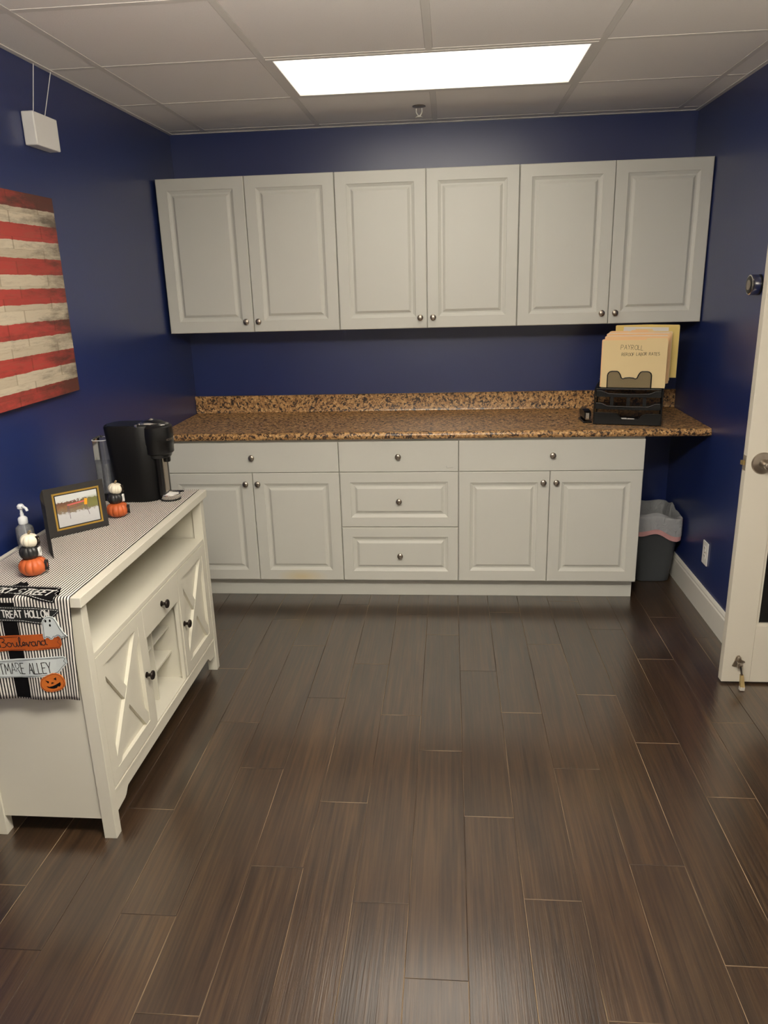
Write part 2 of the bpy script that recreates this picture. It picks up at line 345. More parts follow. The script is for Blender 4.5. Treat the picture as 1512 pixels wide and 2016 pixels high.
def photo_mat():
    """small landscape print: pale sky, reddish and green shrubs, pale sand"""
    m, nt, b = newmat('landscape_print'); L = nt.links.new
    tc = node(nt, 'ShaderNodeTexCoord'); sp = node(nt, 'ShaderNodeSeparateXYZ'); L(tc.outputs['UV'], sp.inputs[0])
    n = node(nt, 'ShaderNodeTexNoise'); n.inputs['Scale'].default_value = 13; n.inputs['Detail'].default_value = 9; n.inputs['Roughness'].default_value = .7
    L(tc.outputs['UV'], n.inputs['Vector'])
    wob = node(nt, 'ShaderNodeMath', operation='MULTIPLY_ADD'); wob.inputs[1].default_value = .42; L(n.outputs['Fac'], wob.inputs[0]); L(sp.outputs[1], wob.inputs[2])
    r = node(nt, 'ShaderNodeValToRGB'); e = r.color_ramp.elements
    e[0].position = 0; e[0].color = lin((176, 176, 178)); e[1].position = 1; e[1].color = lin((206, 208, 208))
    for q, c in ((.60, (192, 192, 194)), (.66, (122, 110, 92)), (.80, (128, 96, 66)), (.98, (92, 60, 50)), (1.0, (206, 208, 208))):
        x = e.new(q); x.color = lin(c)
    L(wob.outputs[0], r.inputs[0])
    gx = node(nt, 'ShaderNodeMapRange'); gx.inputs['From Min'].default_value = .5; gx.inputs['From Max'].default_value = .8; L(sp.outputs[0], gx.inputs['Value'])
    band = node(nt, 'ShaderNodeMapRange'); band.inputs['From Min'].default_value = .42; band.inputs['From Max'].default_value = .5; L(sp.outputs[1], band.inputs['Value'])
    band2 = node(nt, 'ShaderNodeMapRange'); band2.inputs['From Min'].default_value = .86; band2.inputs['From Max'].default_value = .74; L(sp.outputs[1], band2.inputs['Value'])
    a = node(nt, 'ShaderNodeMath', operation='MULTIPLY'); L(gx.outputs[0], a.inputs[0]); L(band.outputs[0], a.inputs[1])
    a2 = node(nt, 'ShaderNodeMath', operation='MULTIPLY'); L(a.outputs[0], a2.inputs[0]); L(band2.outputs[0], a2.inputs[1])
    a3 = node(nt, 'ShaderNodeMath', operation='MULTIPLY'); L(a2.outputs[0], a3.inputs[0]); a3.inputs[1].default_value = .8
    mx = node(nt, 'ShaderNodeMix', data_type='RGBA'); mx.inputs[7].default_value = lin((112, 118, 66)); L(a3.outputs[0], mx.inputs[0]); L(r.outputs[0], mx.inputs[6])
    L(mx.outputs[2], b.inputs['Base Color']); b.inputs['Roughness'].default_value = .3
    return m
M['photo'] = photo_mat()
M['pinkbar'] = pmat('printed_pink', (196, 96, 92), .5, var=.05)
M['tagor'] = pmat('printed_orange', (236, 160, 30), .5, var=.05)
M['greyleg'] = pmat('printed_grey', (96, 80, 92), .5, var=.05)

def lamp_mat(name, LS):
    m, nt, b = newmat(name); L = nt.links.new; out = nt.nodes['Material Output']
    em = node(nt, 'ShaderNodeEmission'); em.inputs[0].default_value = LAMP_COL + (1,)
    # the three tubes behind the prismatic sheet end a little short of its ends
    tc = node(nt, 'ShaderNodeTexCoord'); sp = node(nt, 'ShaderNodeSeparateXYZ'); L(tc.outputs['Object'], sp.inputs[0])
    ab = node(nt, 'ShaderNodeMath', operation='ABSOLUTE'); L(sp.outputs[0], ab.inputs[0])
    mr = node(nt, 'ShaderNodeMapRange', interpolation_type='SMOOTHSTEP'); mr.inputs['From Min'].default_value = .45; mr.inputs['From Max'].default_value = .60
    mr.inputs['To Min'].default_value = LS; mr.inputs['To Max'].default_value = LS*.42
    L(ab.outputs[0], mr.inputs['Value']); L(mr.outputs[0], em.inputs[1]); L(em.outputs[0], out.inputs[0])
    return m
M['lamp'] = lamp_mat('lamp_diffuser', LAMP_STRENGTH)
M['fill_lamp'] = lamp_mat('added_fill_diffuser', FILL_STRENGTH)  # emission of the added fill lamp

def dark_glass():
    m = pmat('dark_glass_pane', (14, 15, 16), .06, var=.05, spec=.6)
    return m
M['dglass'] = dark_glass()

# ------------------------------------------------------------------ builders
ORG = {}
def tag(o, label=None, cat=None, group=None, kind=None):
    if label: o['label'] = label
    if cat: o['category'] = cat
    if group: o['group'] = group
    if kind: o['kind'] = kind
    return o
def thing(name, label, cat, loc, rotz=0, group=None, kind=None):
    o = bpy.data.objects.new(name, None); C.objects.link(o)
    o.empty_display_size = .05; o.location = loc; o.rotation_euler = (0, 0, rotz)
    ORG[o.name] = Vector(loc)
    return tag(o, label, cat, group, kind)

class MB:
    """collects shapes; build() links them as one mesh object"""
    def __init__(s): s.v = []; s.f = []; s.mi = []; s.uv = {}; s.sm = []
    def add(s, verts, faces, mi=0, smooth=False):
        o = len(s.v); s.v += [tuple(p) for p in verts]
        for f in faces: s.f.append([i+o for i in f]); s.mi.append(mi); s.sm.append(smooth)
        return s
    def box(s, x0, x1, y0, y1, z0, z1, ch=0.0, mi=0):
        if ch <= 0:
            vs = [(x, y, z) for z in (z0, z1) for y in (y0, y1) for x in (x0, x1)]
            return s.add(vs, [(0, 2, 3, 1), (4, 5, 7, 6), (0, 1, 5, 4), (2, 6, 7, 3), (0, 4, 6, 2), (1, 3, 7, 5)], mi)
        bm = bmesh.new()
        bmesh.ops.create_cube(bm, size=1)
        for v in bm.verts: v.co = Vector(((x0+x1)/2 + v.co.x*(x1-x0), (y0+y1)/2 + v.co.y*(y1-y0), (z0+z1)/2 + v.co.z*(z1-z0)))
        bmesh.ops.bevel(bm, geom=bm.edges[:], offset=ch, segments=2, profile=.5, affect='EDGES')
        bm.verts.index_update()
        s.add([v.co[:] for v in bm.verts], [[v.index for v in f.verts] for f in bm.faces], mi); bm.free(); return s
    def prism(s, pts, fn, a, b, mi=0):
        """pts: 2-D outline (counter-clockwise seen from the b side); fn(u,v,w)->xyz; extruded from w=a to w=b"""
        n = len(pts)
        vs = [fn(u, v, a) for u, v in pts] + [fn(u, v, b) for u, v in pts]
        fs = [list(range(n))[::-1], list(range(n, 2*n))] + [(i, (i+1) % n, n+(i+1) % n, n+i) for i in range(n)]
        return s.add(vs, fs, mi)
    def lathe(s, prof, org=(0, 0, 0), axis='z', seg=24, sx=1., sy=1., mi=0, smooth=True, ripple=None):
        """prof: (radius, height) pairs from bottom to top"""
        vs = []
        for r, h in prof:
            for k in range(seg):
                a = 2*PI*k/seg; q = r*(ripple(a) if ripple else 1)
                vs.append(axmap((q*math.cos(a)*sx, q*math.sin(a)*sy, h), axis, org))
        fs = []
        for j in range(len(prof)-1):
            for k in range(seg):
                a, b = j*seg+k, j*seg+(k+1) % seg
                fs.append((a, b, b+seg, a+seg))
        fs.append(list(range(seg))[::-1]); fs.append([(len(prof)-1)*seg+k for k in range(seg)])
        return s.add(vs, fs, mi, smooth)
    def tube(s, pts, r, seg=8, mi=0, closed=False):
        pts = [Vector(p) for p in pts]; n = len(pts); vs = []; prev = None
        for i, p in enumerate(pts):
            if closed: d = pts[(i+1) % n] - pts[i-1]
            else: d = pts[min(i+1, n-1)] - pts[max(i-1, 0)]
            d.normalize()
            if prev is None:
                u = d.cross(Vector((0, 0, 1)));
                if u.length < 1e-3: u = d.cross(Vector((1, 0, 0)))
            else: u = prev - d*prev.dot(d)
            u.normalize(); prev = u; t = d.cross(u)
            for k in range(seg):
                a = 2*PI*k/seg; vs.append(p + r*(math.cos(a)*u + math.sin(a)*t))
        fs = []
        for i in range(n if closed else n-1):
            j = (i+1) % n
            for k in range(seg): fs.append((i*seg+k, i*seg+(k+1) % seg, j*seg+(k+1) % seg, j*seg+k))
        if not closed: fs += [list(range(seg))[::-1], [(n-1)*seg+k for k in range(seg)]]
        return s.add(vs, fs, mi, True)
    def build(s, name, mat, parent=None, origin=None, local=False, uvfn=None):
        off = Vector((0, 0, 0))
        if parent is not None and not local: off = ORG.get(parent.name, Vector((0, 0, 0)))
        org = Vector(origin) if origin is not None else off
        me = bpy.data.meshes.new(name)
        me.from_pydata([tuple(Vector(v)-org) for v in s.v], [], s.f)
        for m_ in (mat if isinstance(mat, (list, tuple)) else [mat]): me.materials.append(m_)
        for p_, i_, q_ in zip(me.polygons, s.mi, s.sm): p_.material_index = i_; p_.use_smooth = q_
        if uvfn:
            ul = me.uv_layers.new(name='UVMap')
            for lp in me.loops: ul.data[lp.index].uv = uvfn(s.v[lp.vertex_index])
        bm = bmesh.new(); bm.from_mesh(me); bmesh.ops.recalc_face_normals(bm, faces=bm.faces); bm.to_mesh(me); bm.free()
        if any(s.sm): me.set_sharp_from_angle(angle=math.radians(38))
        o = bpy.data.objects.new(name, me); C.objects.link(o)
        if parent is not None:
            o.parent = parent; o.location = org - off
        else: o.location = org
        ORG[o.name] = org if not local else Vector((0, 0, 0))
        return o
def axmap(p, axis, org):
    x, y, z = p
    q = {'z': (x, y, z), '-z': (x, -y, -z), 'x': (z, x, y), '-x': (-z, -x, y), 'y': (-x, z, y), '-y': (x, -z, y)}[axis]
    return (q[0]+org[0], q[1]+org[1], q[2]+org[2])
def copy_of(o, name, parent, loc):
    c = o.copy(); c.name = name; C.objects.link(c); c.parent = parent; c.location = loc; return c
def struct(o, label, cat): return tag(o, label, cat, kind='structure')
def rrect(x0, x1, y0, y1, r, n=5):
    pts = []
    for cx, cy, a0 in ((x1-r, y0+r, -90), (x1-r, y1-r, 0), (x0+r, y1-r, 90), (x0+r, y0+r, 180)):
        for k in range(n+1):
            a = math.radians(a0 + 90*k/n); pts.append((cx+r*math.cos(a), cy+r*math.sin(a)))
    return pts
def clip_poly(poly, x0, x1, y0, y1):
    def cl(P, f, ix):
        out = []
        for i in range(len(P)):
            a, b = P[i-1], P[i]; fa, fb = f(a), f(b)
            if fb >= 0:
                if fa < 0: t = fa/(fa-fb); out.append((a[0]+t*(b[0]-a[0]), a[1]+t*(b[1]-a[1])))
                out.append(b)
            elif fa >= 0: t = fa/(fa-fb); out.append((a[0]+t*(b[0]-a[0]), a[1]+t*(b[1]-a[1])))
        return out
    for f in (lambda p: p[0]-x0, lambda p: x1-p[0], lambda p: p[1]-y0, lambda p: y1-p[1]): poly = cl(poly, f, 0)
    return poly

# stroke letters: unit-height capitals, drawn as pen paths
def arc(cx, cy, rx, ry, a0, a1, n=8): return [(cx+rx*math.cos(math.radians(a0+(a1-a0)*k/n)), cy+ry*math.sin(math.radians(a0+(a1-a0)*k/n))) for k in range(n+1)]
GL = {
 'A': [[(0, 0), (.32, 1), (.62, 0)], [(.12, .36), (.5, .36)]],
 'B': [[(0, 0), (0, 1)], [(0, 1)] + arc(.25, .76, .27, .24, 90, -90) + [(0, .52)], [(0, .52)] + arc(.28, .26, .3, .26, 90, -90) + [(0, 0)]],
 'C': [arc(.34, .5, .34, .5, 50, 310, 12)],
 'E': [[(.5, 1), (0, 1), (0, 0), (.5, 0)], [(0, .52), (.4, .52)]],
 'F': [[(.5, 1), (0, 1), (0, 0)], [(0, .52), (.4, .52)]],
 'G': [arc(.34, .5, .34, .5, 50, 330, 12) + [(.62, .45), (.38, .45)]],
 'H': [[(0, 0), (0, 1)], [(.55, 0), (.55, 1)], [(0, .5), (.55, .5)]],
 'I': [[(.12, 0), (.12, 1)]],
 'K': [[(0, 0), (0, 1)], [(.52, 1), (0, .42)], [(.15, .56), (.55, 0)]],
 'L': [[(0, 1), (0, 0), (.46, 0)]],
 'M': [[(0, 0), (.06, 1), (.34, .3), (.62, 1), (.7, 0)]],
 'N': [[(0, 0), (0, 1), (.52, 0), (.52, 1)]],
 'O': [arc(.33, .5, .33, .5, 90, 450, 14)],
 'P': [[(0, 0), (0, 1)], [(0, 1)] + arc(.24, .74, .28, .26, 90, -90) + [(0, .48)]],
 'R': [[(0, 0), (0, 1)], [(0, 1)] + arc(.24, .75, .27, .25, 90, -90) + [(0, .5)], [(.18, .5), (.52, 0)]],
 'S': [arc(.28, .75, .26, .25, 40, 270, 9) + arc(.28, .25, .28, .25, 90, -140, 9)],
 'T': [[(0, 1), (.62, 1)], [(.31, 1), (.31, 0)]],
 'W': [[(0, 1), (.16, 0), (.36, .7), (.56, 0), (.74, 1)]],
 'Y': [[(0, 1), (.28, .5), (.56, 1)], [(.28, .5), (.28, 0)]],
}
GWID = {'I': .26, 'M': .72, 'W': .76, 'E': .52, 'L': .48, 'F': .5}
def letters(text, x0, y0, x1, y1, h, slant=0., space=.16, jitter=0., rnd=None):
    """pen paths for text whose baseline runs from (x0,y0) to (x1,y1); h = capital height"""
    adv = sum((GWID.get(c, .6) if c != ' ' else .4) + space for c in text) - space
    d = Vector((x1-x0, y1-y0)); L_ = d.length; d.normalize(); nrm = Vector((-d.y, d.x)); k = L_/adv
    out = []; a = 0
    for c in text:
        if c != ' ':
            j = (rnd.uniform(-jitter, jitter) if rnd else 0)
            for st in GL[c]:
                out.append([tuple(Vector((x0, y0)) + d*((a+px)*k + slant*py*h) + nrm*((py+j)*h)) for px, py in st])
        a += (GWID.get(c, .6) if c != ' ' else .4) + space
    return out
def pen(mb, paths, fn, wd, w0, w1, mi=0, dash=None):
    """flat ribbon of width wd along each 2-D path, mapped through fn(u,v,w)"""
    for P in paths:
        segs = []
        for a, b in zip(P, P[1:]):
            a, b = Vector(a), Vector(b); L_ = (b-a).length
            if L_ < 1e-7: continue
            if dash:
                t = 0
                while t < L_:
                    segs.append((a+(b-a)*(t/L_), a+(b-a)*(min(t+dash[0], L_)/L_))); t += dash[0]+dash[1]
            else: segs.append((a, b))
        for a, b in segs:
            d = (b-a).normalized(); e = d*(wd*.3); n = Vector((-d.y, d.x))*wd/2
            q = [a-e-n, b+e-n, b+e+n, a-e+n]
            mb.add([fn(p.x, p.y, w0) for p in q] + [fn(p.x, p.y, w1) for p in q],
                   [(4, 5, 6, 7), (0, 1, 5, 4), (1, 2, 6, 5), (2, 3, 7, 6), (3, 0, 4, 7), (3, 2, 1, 0)], mi)
    return mb
def patch(pts, fn, w0, w1, cuts=0):
    """thin 2-D outline laid on a curved surface"""
    bm = bmesh.new()
    f = bm.faces.new([bm.verts.new((u, v, 0)) for u, v in pts])
    if f.calc_area() and f.normal.z < 0: f.normal_flip()
    bmesh.ops.triangulate(bm, faces=bm.faces[:])
    for _ in range(cuts): bmesh.ops.subdivide_edges(bm, edges=bm.edges[:], cuts=1, use_grid_fill=True)
    bm.verts.index_update()
    n = len(bm.verts); V = [v.co.copy() for v in bm.verts]; F = [[v.index for v in f.verts] for f in bm.faces]
    B = [[v.index for v in e.verts] for e in bm.edges if e.is_boundary]; bm.free()
    mb = MB()
    mb.add([fn(v.x, v.y, w1) for v in V] + [fn(v.x, v.y, w0) for v in V], F + [[i+n for i in f[::-1]] for f in F] + [(a, b, b+n, a+n) for a, b in B])
    return mb

# ================================================================== the room
# floor: base under separate planks
fb = MB().box(XL, XFAR, YREAR, 0, -.06, -.0022).build('floor', M['seam'])
struct(fb, 'dark brown wood plank floor running towards the back cabinets', 'floor')
PX0, PW, PL = .4270, .1573, .935
ENDS = {-3: -2.2, -2: -2.69, -1: -2.90, 0: -1.415, 1: -1.837, 2: -1.185, 3: -1.645, 4: -2.287, 5: -2.697, 6: -1.99, 7: -2.335, 8: -1.727, 9: -2.075, 10: -1.582, 11: -1.91, 12: -1.27, 13: -1.766}
def plank_mesh(w, l):
    g, c, d = .0006, .0010, .0007
    x, y = w/2-g, l/2-g
    mb = MB()
    ring = lambda a, z: [(-x+a, -y+a, z), (x-a, -y+a, z), (x-a, y-a, z), (-x+a, y-a, z)]
    mb.add(ring(0, -.0022)+ring(0, -d)+ring(c, 0), [(8, 9, 10, 11)], 0)
    o = 0
    for j in (0, 4):
        for i in range(4): mb.f.append([j+i, j+(i+1) % 4, j+4+(i+1) % 4, j+4+i]); mb.mi.append(1); mb.sm.append(False)
    return mb
pcache = {}
for k in range(-3, 21):
    x0, x1 = max(PX0+PW*k, XL), min(PX0+PW*(k+1), XFAR)
    if x1-x0 < .01: continue
    e0 = ENDS.get(k, -random.uniform(.2, 1.1))
    while e0 < -.0001: e0 += PL
    ytop = 0.0 if x0 < XR-.02 else YN
    y = e0
    while y > YREAR:
        a, b = min(y, ytop), max(y-PL, YREAR); y -= PL
        if a-b < .02: continue
        key = (round(x1-x0, 4), round(a-b, 4))
        cx, cy = (x0+x1)/2, (a+b)/2
        if key not in pcache:
            o = plank_mesh(*key).build('plank', [M['plank'], M['seam']], fb, local=True); pcache[key] = o
            o.location = (cx, cy, 0)
        else: copy_of(pcache[key], 'plank', fb, (cx, cy, 0))

# walls
def wall(name, x0, x1, y0, y1, mat, label):
    o = MB().box(x0, x1, y0, y1, -.06, HC+.16).build(name, mat); struct(o, label, 'wall'); return o
wall('wall_back', XL-.1, XR+.1, 0, .1, M['blue'], 'dark blue painted back wall behind the white cabinets')
wall('wall_left', XL-.1, XL, YREAR-.1, 0, M['blue'], 'dark blue painted left wall behind the sideboard')
wall('wall_right', XR, XR+.1, YN, 0, M['blue'], 'dark blue painted right wall with outlet and thermostat')
wall('wall_right_return', XR+.1, XFAR+.1, YN, YN+.1, M['blue'], 'dark blue wall strip behind the open white door')
wall('wall_far_right', XFAR, XFAR+.1, YREAR-.1, YN, M['rear'], 'pale side wall beyond the open door, out of view')
wall('wall_rear', XL, XFAR, YREAR-.1, YREAR, M['rear'], 'pale wall behind the viewer, out of view')

# ceiling: slab, hung grid, lay-in tiles
cb = MB().box(XL, XFAR, YREAR, 0, HC+.10, HC+.16).build('ceiling', M['grid'])
struct(cb, 'white suspended tile ceiling with a metal grid', 'ceiling')
GX, GY, G = .1949, -.6861, .6096
gxs = [GX+G*k for k in range(-1, 7)]; gys = [GY+G*(1-k) for k in range(0, 12)]
gxs = [x for x in gxs if XL < x < XFAR]; gys = [y for y in gys if YREAR < y < 0]
bw = .012
LIGHT_CELLS = [(.8045, 0)]   # x of the left bar, row index: rows count from GY towards the rear
for x in gxs:
    runs = [[0 if x < XR else YN, YREAR]]
    for lx, r in LIGHT_CELLS:
        if abs(x-lx-G) < .05:
            last = runs.pop(); runs += [[last[0], GY-G*r-bw], [GY-G*(r+1)+bw, last[1]]]
    for ytop, ybot in runs:
        MB().box(x-bw, x+bw, ybot, ytop, HC, HC+.002).box(x-.001, x+.001, ybot, ytop, HC+.002, HC+.032).build('grid_bar', M['grid'], cb)
for y in gys:
    xr = XR if y > YN else XFAR
    edges = [XL]+[x for x in gxs if x < xr]+[xr]
    for a, b in zip(edges, edges[1:]):
        MB().box(a+(bw if a > XL else 0), b-(bw if b < xr else 0), y-bw, y+bw, HC+.0003, HC+.0023).box(a+.002, b-.002, y-.001, y+.001, HC+.0023, HC+.026).build('grid_bar', M['grid'], cb)
def is_light(x0, yt):
    for lx, r in LIGHT_CELLS:
        if abs(yt-(GY-G*r)) < .05 and lx-.05 < x0 < lx+2*G-.05: return True
    return False
ex = [XL]+gxs+[XFAR]; ey = [0]+gys+[YREAR]
tcache = {}
def tile_mesh(w, l):
    mb = MB(); x, y = w/2, l/2
    R = lambda a, z: [(-x+a, -y+a, z), (x-a, -y+a, z), (x-a, y-a, z), (-x+a, y-a, z)]
    mb.add(R(.001, .018)+R(.001, .0035)+R(.004, .0027)+R(.0115, .0026)+R(.0135, .0014), [(0, 1, 2, 3), (19, 18, 17, 16)])
    for j in (0, 4, 8, 12):
        for i in range(4): mb.f.append([j+i, j+(i+1) % 4, j+4+(i+1) % 4, j+4+i]); mb.mi.append(0); mb.sm.append(False)
    return mb
for x0, x1 in zip(ex, ex[1:]):
    for yt, yb in zip(ey, ey[1:]):
        if is_light(x0, yt): continue
        a1 = x1; b1 = yt
        if x0 > XR-.05 and yb > YN: continue
        if x1 > XR and yt > YN+.01:
            if yb > YN-.02 or yt > YN+.3: a1 = XR
            else: b1 = yt
        if a1-x0 < .04 or b1-yb < .04: continue
        key = (round(a1-x0-.002, 4), round(b1-yb-.002, 4)); loc = ((x0+a1)/2, (b1+yb)/2, HC)
        if key not in tcache:
            o = tile_mesh(*key).build('ceiling_tile', M['ceil'], cb, local=True); o.location = loc; tcache[key] = o
        else: copy_of(tcache[key], 'ceiling_tile', cb, loc)
# wall angle trim round the ceiling edge
t1 = MB().box(XL, XR, -.020, 0, HC-.002, HC+.0005).build('trim_1', M['grid']); struct(t1, 'thin white metal angle along the top of the back wall', 'trim')
t2 = MB().box(XL, XL+.020, YREAR, -.0205, HC-.002, HC+.0005).build('trim_2', M['grid']); struct(t2, 'thin white metal angle along the top of the left wall', 'trim')
t3 = MB().box(XR-.020, XR, YN, -.0205, HC-.002, HC+.0005).build('trim_3', M['grid']); struct(t3, 'thin white metal angle along the top of the right wall', 'trim')

# baseboards
def baseboard(name, fn, a, b, label):
    prof = [(0, 0), (.015, 0), (.015, .112), (.011, .118), (.011, .126), (.006, .136), (.003, .138), (0, .138)]
    o = MB().prism(prof, fn, a, b).build(name, M['trimw']); struct(o, label, 'baseboard')
baseboard('baseboard_right', lambda u, v, w: (XR-u, w, v), YN, -.002, 'white moulded baseboard along the right wall beside the bin')
baseboard('baseboard_left', lambda u, v, w: (XL+u, w, v), YREAR, -.66, 'white moulded baseboard along the left wall behind the sideboard')

# ceiling lights
for i, (lx, r) in enumerate(LIGHT_CELLS):
    x0, x1 = lx+.012, lx+2*G-.012; y1 = GY-G*r-.012; y0 = GY-G*(r+1)+.012
    cx, cy = (x0+x1)/2, (y0+y1)/2
    t = thing('ceiling_light', 'rectangular fluorescent ceiling light glowing above the back cabinets', 'ceiling light', (cx, cy, HC))
    b_ = .022
    fr = MB()
    for a in ((x0, x1, y0, y0+b_), (x0, x1, y1-b_, y1), (x0, x0+b_, y0+b_, y1-b_), (x1-b_, x1, y0+b_, y1-b_)):
        fr.box(*a, HC-.001, HC+.03)
    fr.box(x0, x1, y0, y1, HC+.05, HC+.09)
    fr.build('frame', M['grid'], t)
    MB().box(x0+b_, x1-b_, y0+b_, y1-b_, HC+.003, HC+.007).build('diffuser', M['lamp'], t, origin=(cx, cy, HC+.005))

# invented hanging fill lamp, out of view, added to lift the room's brightness
for py, lab in ((-3.28, 'long hanging fill light added above the viewer, out of view'),):
    px, pz = 1.42, HC-.34
    t = thing('added_fill_light', lab, 'light', (px, py, HC))
    MB().box(px-.61, px+.61, py-.15, py+.15, pz, pz+.10, .004).build('diffuser', M['fill_lamp'], t, origin=(px, py, pz+.03))
    for sx in (-.616, .611): MB().box(px+sx, px+sx+.005, py-.155, py+.155, pz-.004, pz+.104).build('end_cap', M['grid'], t)
    for sx in (-.5, .5): MB().tube([(px+sx, py, pz+.10), (px+sx, py, HC-.004)], .003, 6).build('hanger', M['grid'], t)

# sprinkler
t = thing('sprinkler_head', 'small white sprinkler head hanging from the ceiling behind the light', 'sprinkler', (1.345, -.405, HC+.0014))
MB().lathe([(.004, -.0), (.030, -.001), (.032, -.004), (.012, -.008)][::-1], (1.345, -.405, HC+.0014), seg=20).build('escutcheon', M['nickel'], t)
fr = MB()
fr.tube([(1.345-.013, -.405, HC-.010), (1.345-.014, -.405, HC-.026), (1.345-.006, -.405, HC-.040), (1.345, -.405, HC-.043)], .003)
fr.tube([(1.345+.013, -.405, HC-.010), (1.345+.014, -.405, HC-.026), (1.345+.006, -.405, HC-.040), (1.345, -.405, HC-.043)], .003)
fr.build('frame_arm', M['trimw'], t)
MB().lathe([(.004, -.043), (.016, -.046), (.017, -.049), (.004, -.049)][::-1], (1.345, -.405, HC), seg=16).build('deflector', M['trimw'], t)

# ================================================================== cabinets
def raised_front(w_, h_, t_=.019, b_=.057):
    mb = MB()
    R = [(0, 0), (0, -t_+.003), (.003, -t_), (b_, -t_), (b_+.0020, -t_+.0030), (b_+.0150, -t_+.0095), (b_+.0225, -t_+.0095), (b_+.0335, -t_+.0018), (b_+.0355, -t_+.0008)]
    for a, y in R: mb.v += [(a, y, a), (w_-a, y, a), (w_-a, y, h_-a), (a, y, h_-a)]
    n = len(R)
    F = [(3, 2, 1, 0), tuple(4*(n-1)+i for i in range(4))]
    for j in range(n-1):
        for i in range(4): F.append((4*j+i, 4*j+(i+1) % 4, 4*j+4+(i+1) % 4, 4*j+4+i))
    for f in F: mb.f.append(list(f)); mb.mi.append(0); mb.sm.append(False)
    return mb
def slab_front(w_, h_, t_=.019):
    return MB().box(0, w_, -t_, 0, 0, h_, .002)
KNOB = [(.0065, 0), (.0065, .002), (.0050, .006), (.0055, .012), (.0125, .016), (.0152, .020), (.0150, .024), (.0115, .0275), (.005, .029)]
kp = None
def add_knob(parent, loc):
    global kp
    if kp is None:
        kp = MB().lathe(KNOB, (0, 0, 0), '-y', 20).build('knob', M['nickel'], parent, local=True); kp.location = loc; return kp
    return copy_of(kp, 'knob', parent, loc)
fcache = {}
def front(parent, name, kind, x0, x1, z0, z1, yb, knob, gap=.0015, b_=.057, mat=None):
    """a door or drawer front in world x/z, back at y = yb; knob = (x, z) in the world"""
    w_, h_ = x1-x0-2*gap, z1-z0-2*gap
    key = (kind, round(w_, 4), round(h_, 4), mat)
    loc = Vector((x0+gap, yb, z0+gap)) - ORG[parent.name]
    if key in fcache: o = copy_of(fcache[key], name, parent, loc)
    else:
        mb = raised_front(w_, h_, b_=b_) if kind == 'r' else slab_front(w_, h_)
        o = mb.build(name, M[mat or 'cab'], parent, local=True); o.location = loc; fcache[key] = o
    add_knob(o, (knob[0]-x0-gap, -.019, knob[1]-z0-gap))
    return o

# wall cabinets
YU, ZB, HU, CW = -.3392, 1.3976, .7637, .4572
UL = ['white two-door wall cabinet hung nearest the left blue wall', 'middle white two-door wall cabinet hung between two others', 'white two-door wall cabinet hung above the file organizer']
for i in range(3):
    xa = 2*CW*i + .001; xb = 2*CW*(i+1) - .0005
    t = thing('wall_cabinet', UL[i], 'cabinet', ((xa+xb)/2, -.16, ZB), group='white wall cabinets')
    MB().box(xa, xb, YU+.0195, -.002, ZB+.001, ZB+HU-.001).build('body', M['cab'], t)
    xm = (xa+xb)/2
    front(t, 'door', 'r', xa, xm, ZB, ZB+HU, YU+.019, (xm-.036, ZB+.055))
    front(t, 'door', 'r', xm, xb, ZB, ZB+HU, YU+.019, (xm+.030, ZB+.055))

# base cabinets
YB, ZT, ZS, ZD, ZM = -.6392, .8656, .7052, .1093, .4087
B0 = .0061; BX = [B0, B0+36*IN, B0+60*IN, B0+96*IN]
BLb = ['white base cabinet with one drawer and two doors, partly behind the sideboard', 'white base cabinet of three drawers in the middle of the row', 'white base cabinet with one drawer and two doors beside the bin']
for i in range(3):
    xa, xb = BX[i]+.0005, BX[i+1]-.0005
    t = thing('base_cabinet', BLb[i], 'cabinet', ((xa+xb)/2, -.31, .1016), group='white base cabinets')
    MB().box(xa, xb, YB+.0195, -.002, .1017, .8755).build('body', M['cab'], t)
    xm = (xa+xb)/2; kz = (ZS+ZT)/2 + .003
    o = front(t, 'drawer', 's', xa, xb, ZS, ZT, YB+.019, (xm + (.008 if i != 1 else 0), kz))
    if i == 1:
        pen(MB(), [[(xb-xa-.062, .028), (xb-xa-.061, .018), (xb-xa-.056, .017)], [(xb-xa-.056, .017), (xb-xa-.028, .021)]], lambda u, v, w: (u, -.0190-w, v), .0007, 0, .0002).build('scuff_mark', M['rubber'], o, local=True)
        front(t, 'drawer', 'r', xa, xb, ZM, ZS, YB+.019, (xm, (ZM+ZS)/2-.004), b_=.052)
        front(t, 'drawer', 'r', xa, xb, ZD, ZM, YB+.019, (xm, (ZM+ZD)/2-.004), b_=.052)
    else:
        front(t, 'door', 'r', xa, xm, ZD, ZS, YB+.019, (xm-.034, ZS-.056))
        front(t, 'door', 'r', xm, xb, ZD, ZS, YB+.019, (xm+.030, ZS-.056), mat='cabstain' if i == 0 else None)
tk = MB().box(B0+.001, BX[3]-.004, -.5753, -.56, 0, .1010, .001).build('toe_kick', M['cab'])
tag(tk, 'long white toe kick board under the base cabinets', 'toe kick')
# worktop with rolled edge, cove and backsplash
prof = [(-.0015, 1.013), (-.004, 1.016), (-.017, 1.016), (-.0205, 1.012), (-.0205, .926), (-.023, .919), (-.030, .9150), (-.632, .9140)]
for k in range(1, 9):
    a = PI*k/9; prof.append((-.642-.018*math.sin(a), .895+.019*math.cos(a)))
prof += [(-.632, .8760), (-.0015, .8760)]
wt = MB().prism(prof[::-1], lambda u, v, w: (w, u, v), XL+.0015, XR-.0015).build('worktop', M['granite'])
for p_ in wt.data.polygons: p_.use_smooth = len(p_.vertices) == 4
wt.data.set_sharp_from_angle(angle=math.radians(35))
tag(wt, 'brown speckled granite-look worktop with backsplash along the back wall', 'countertop')

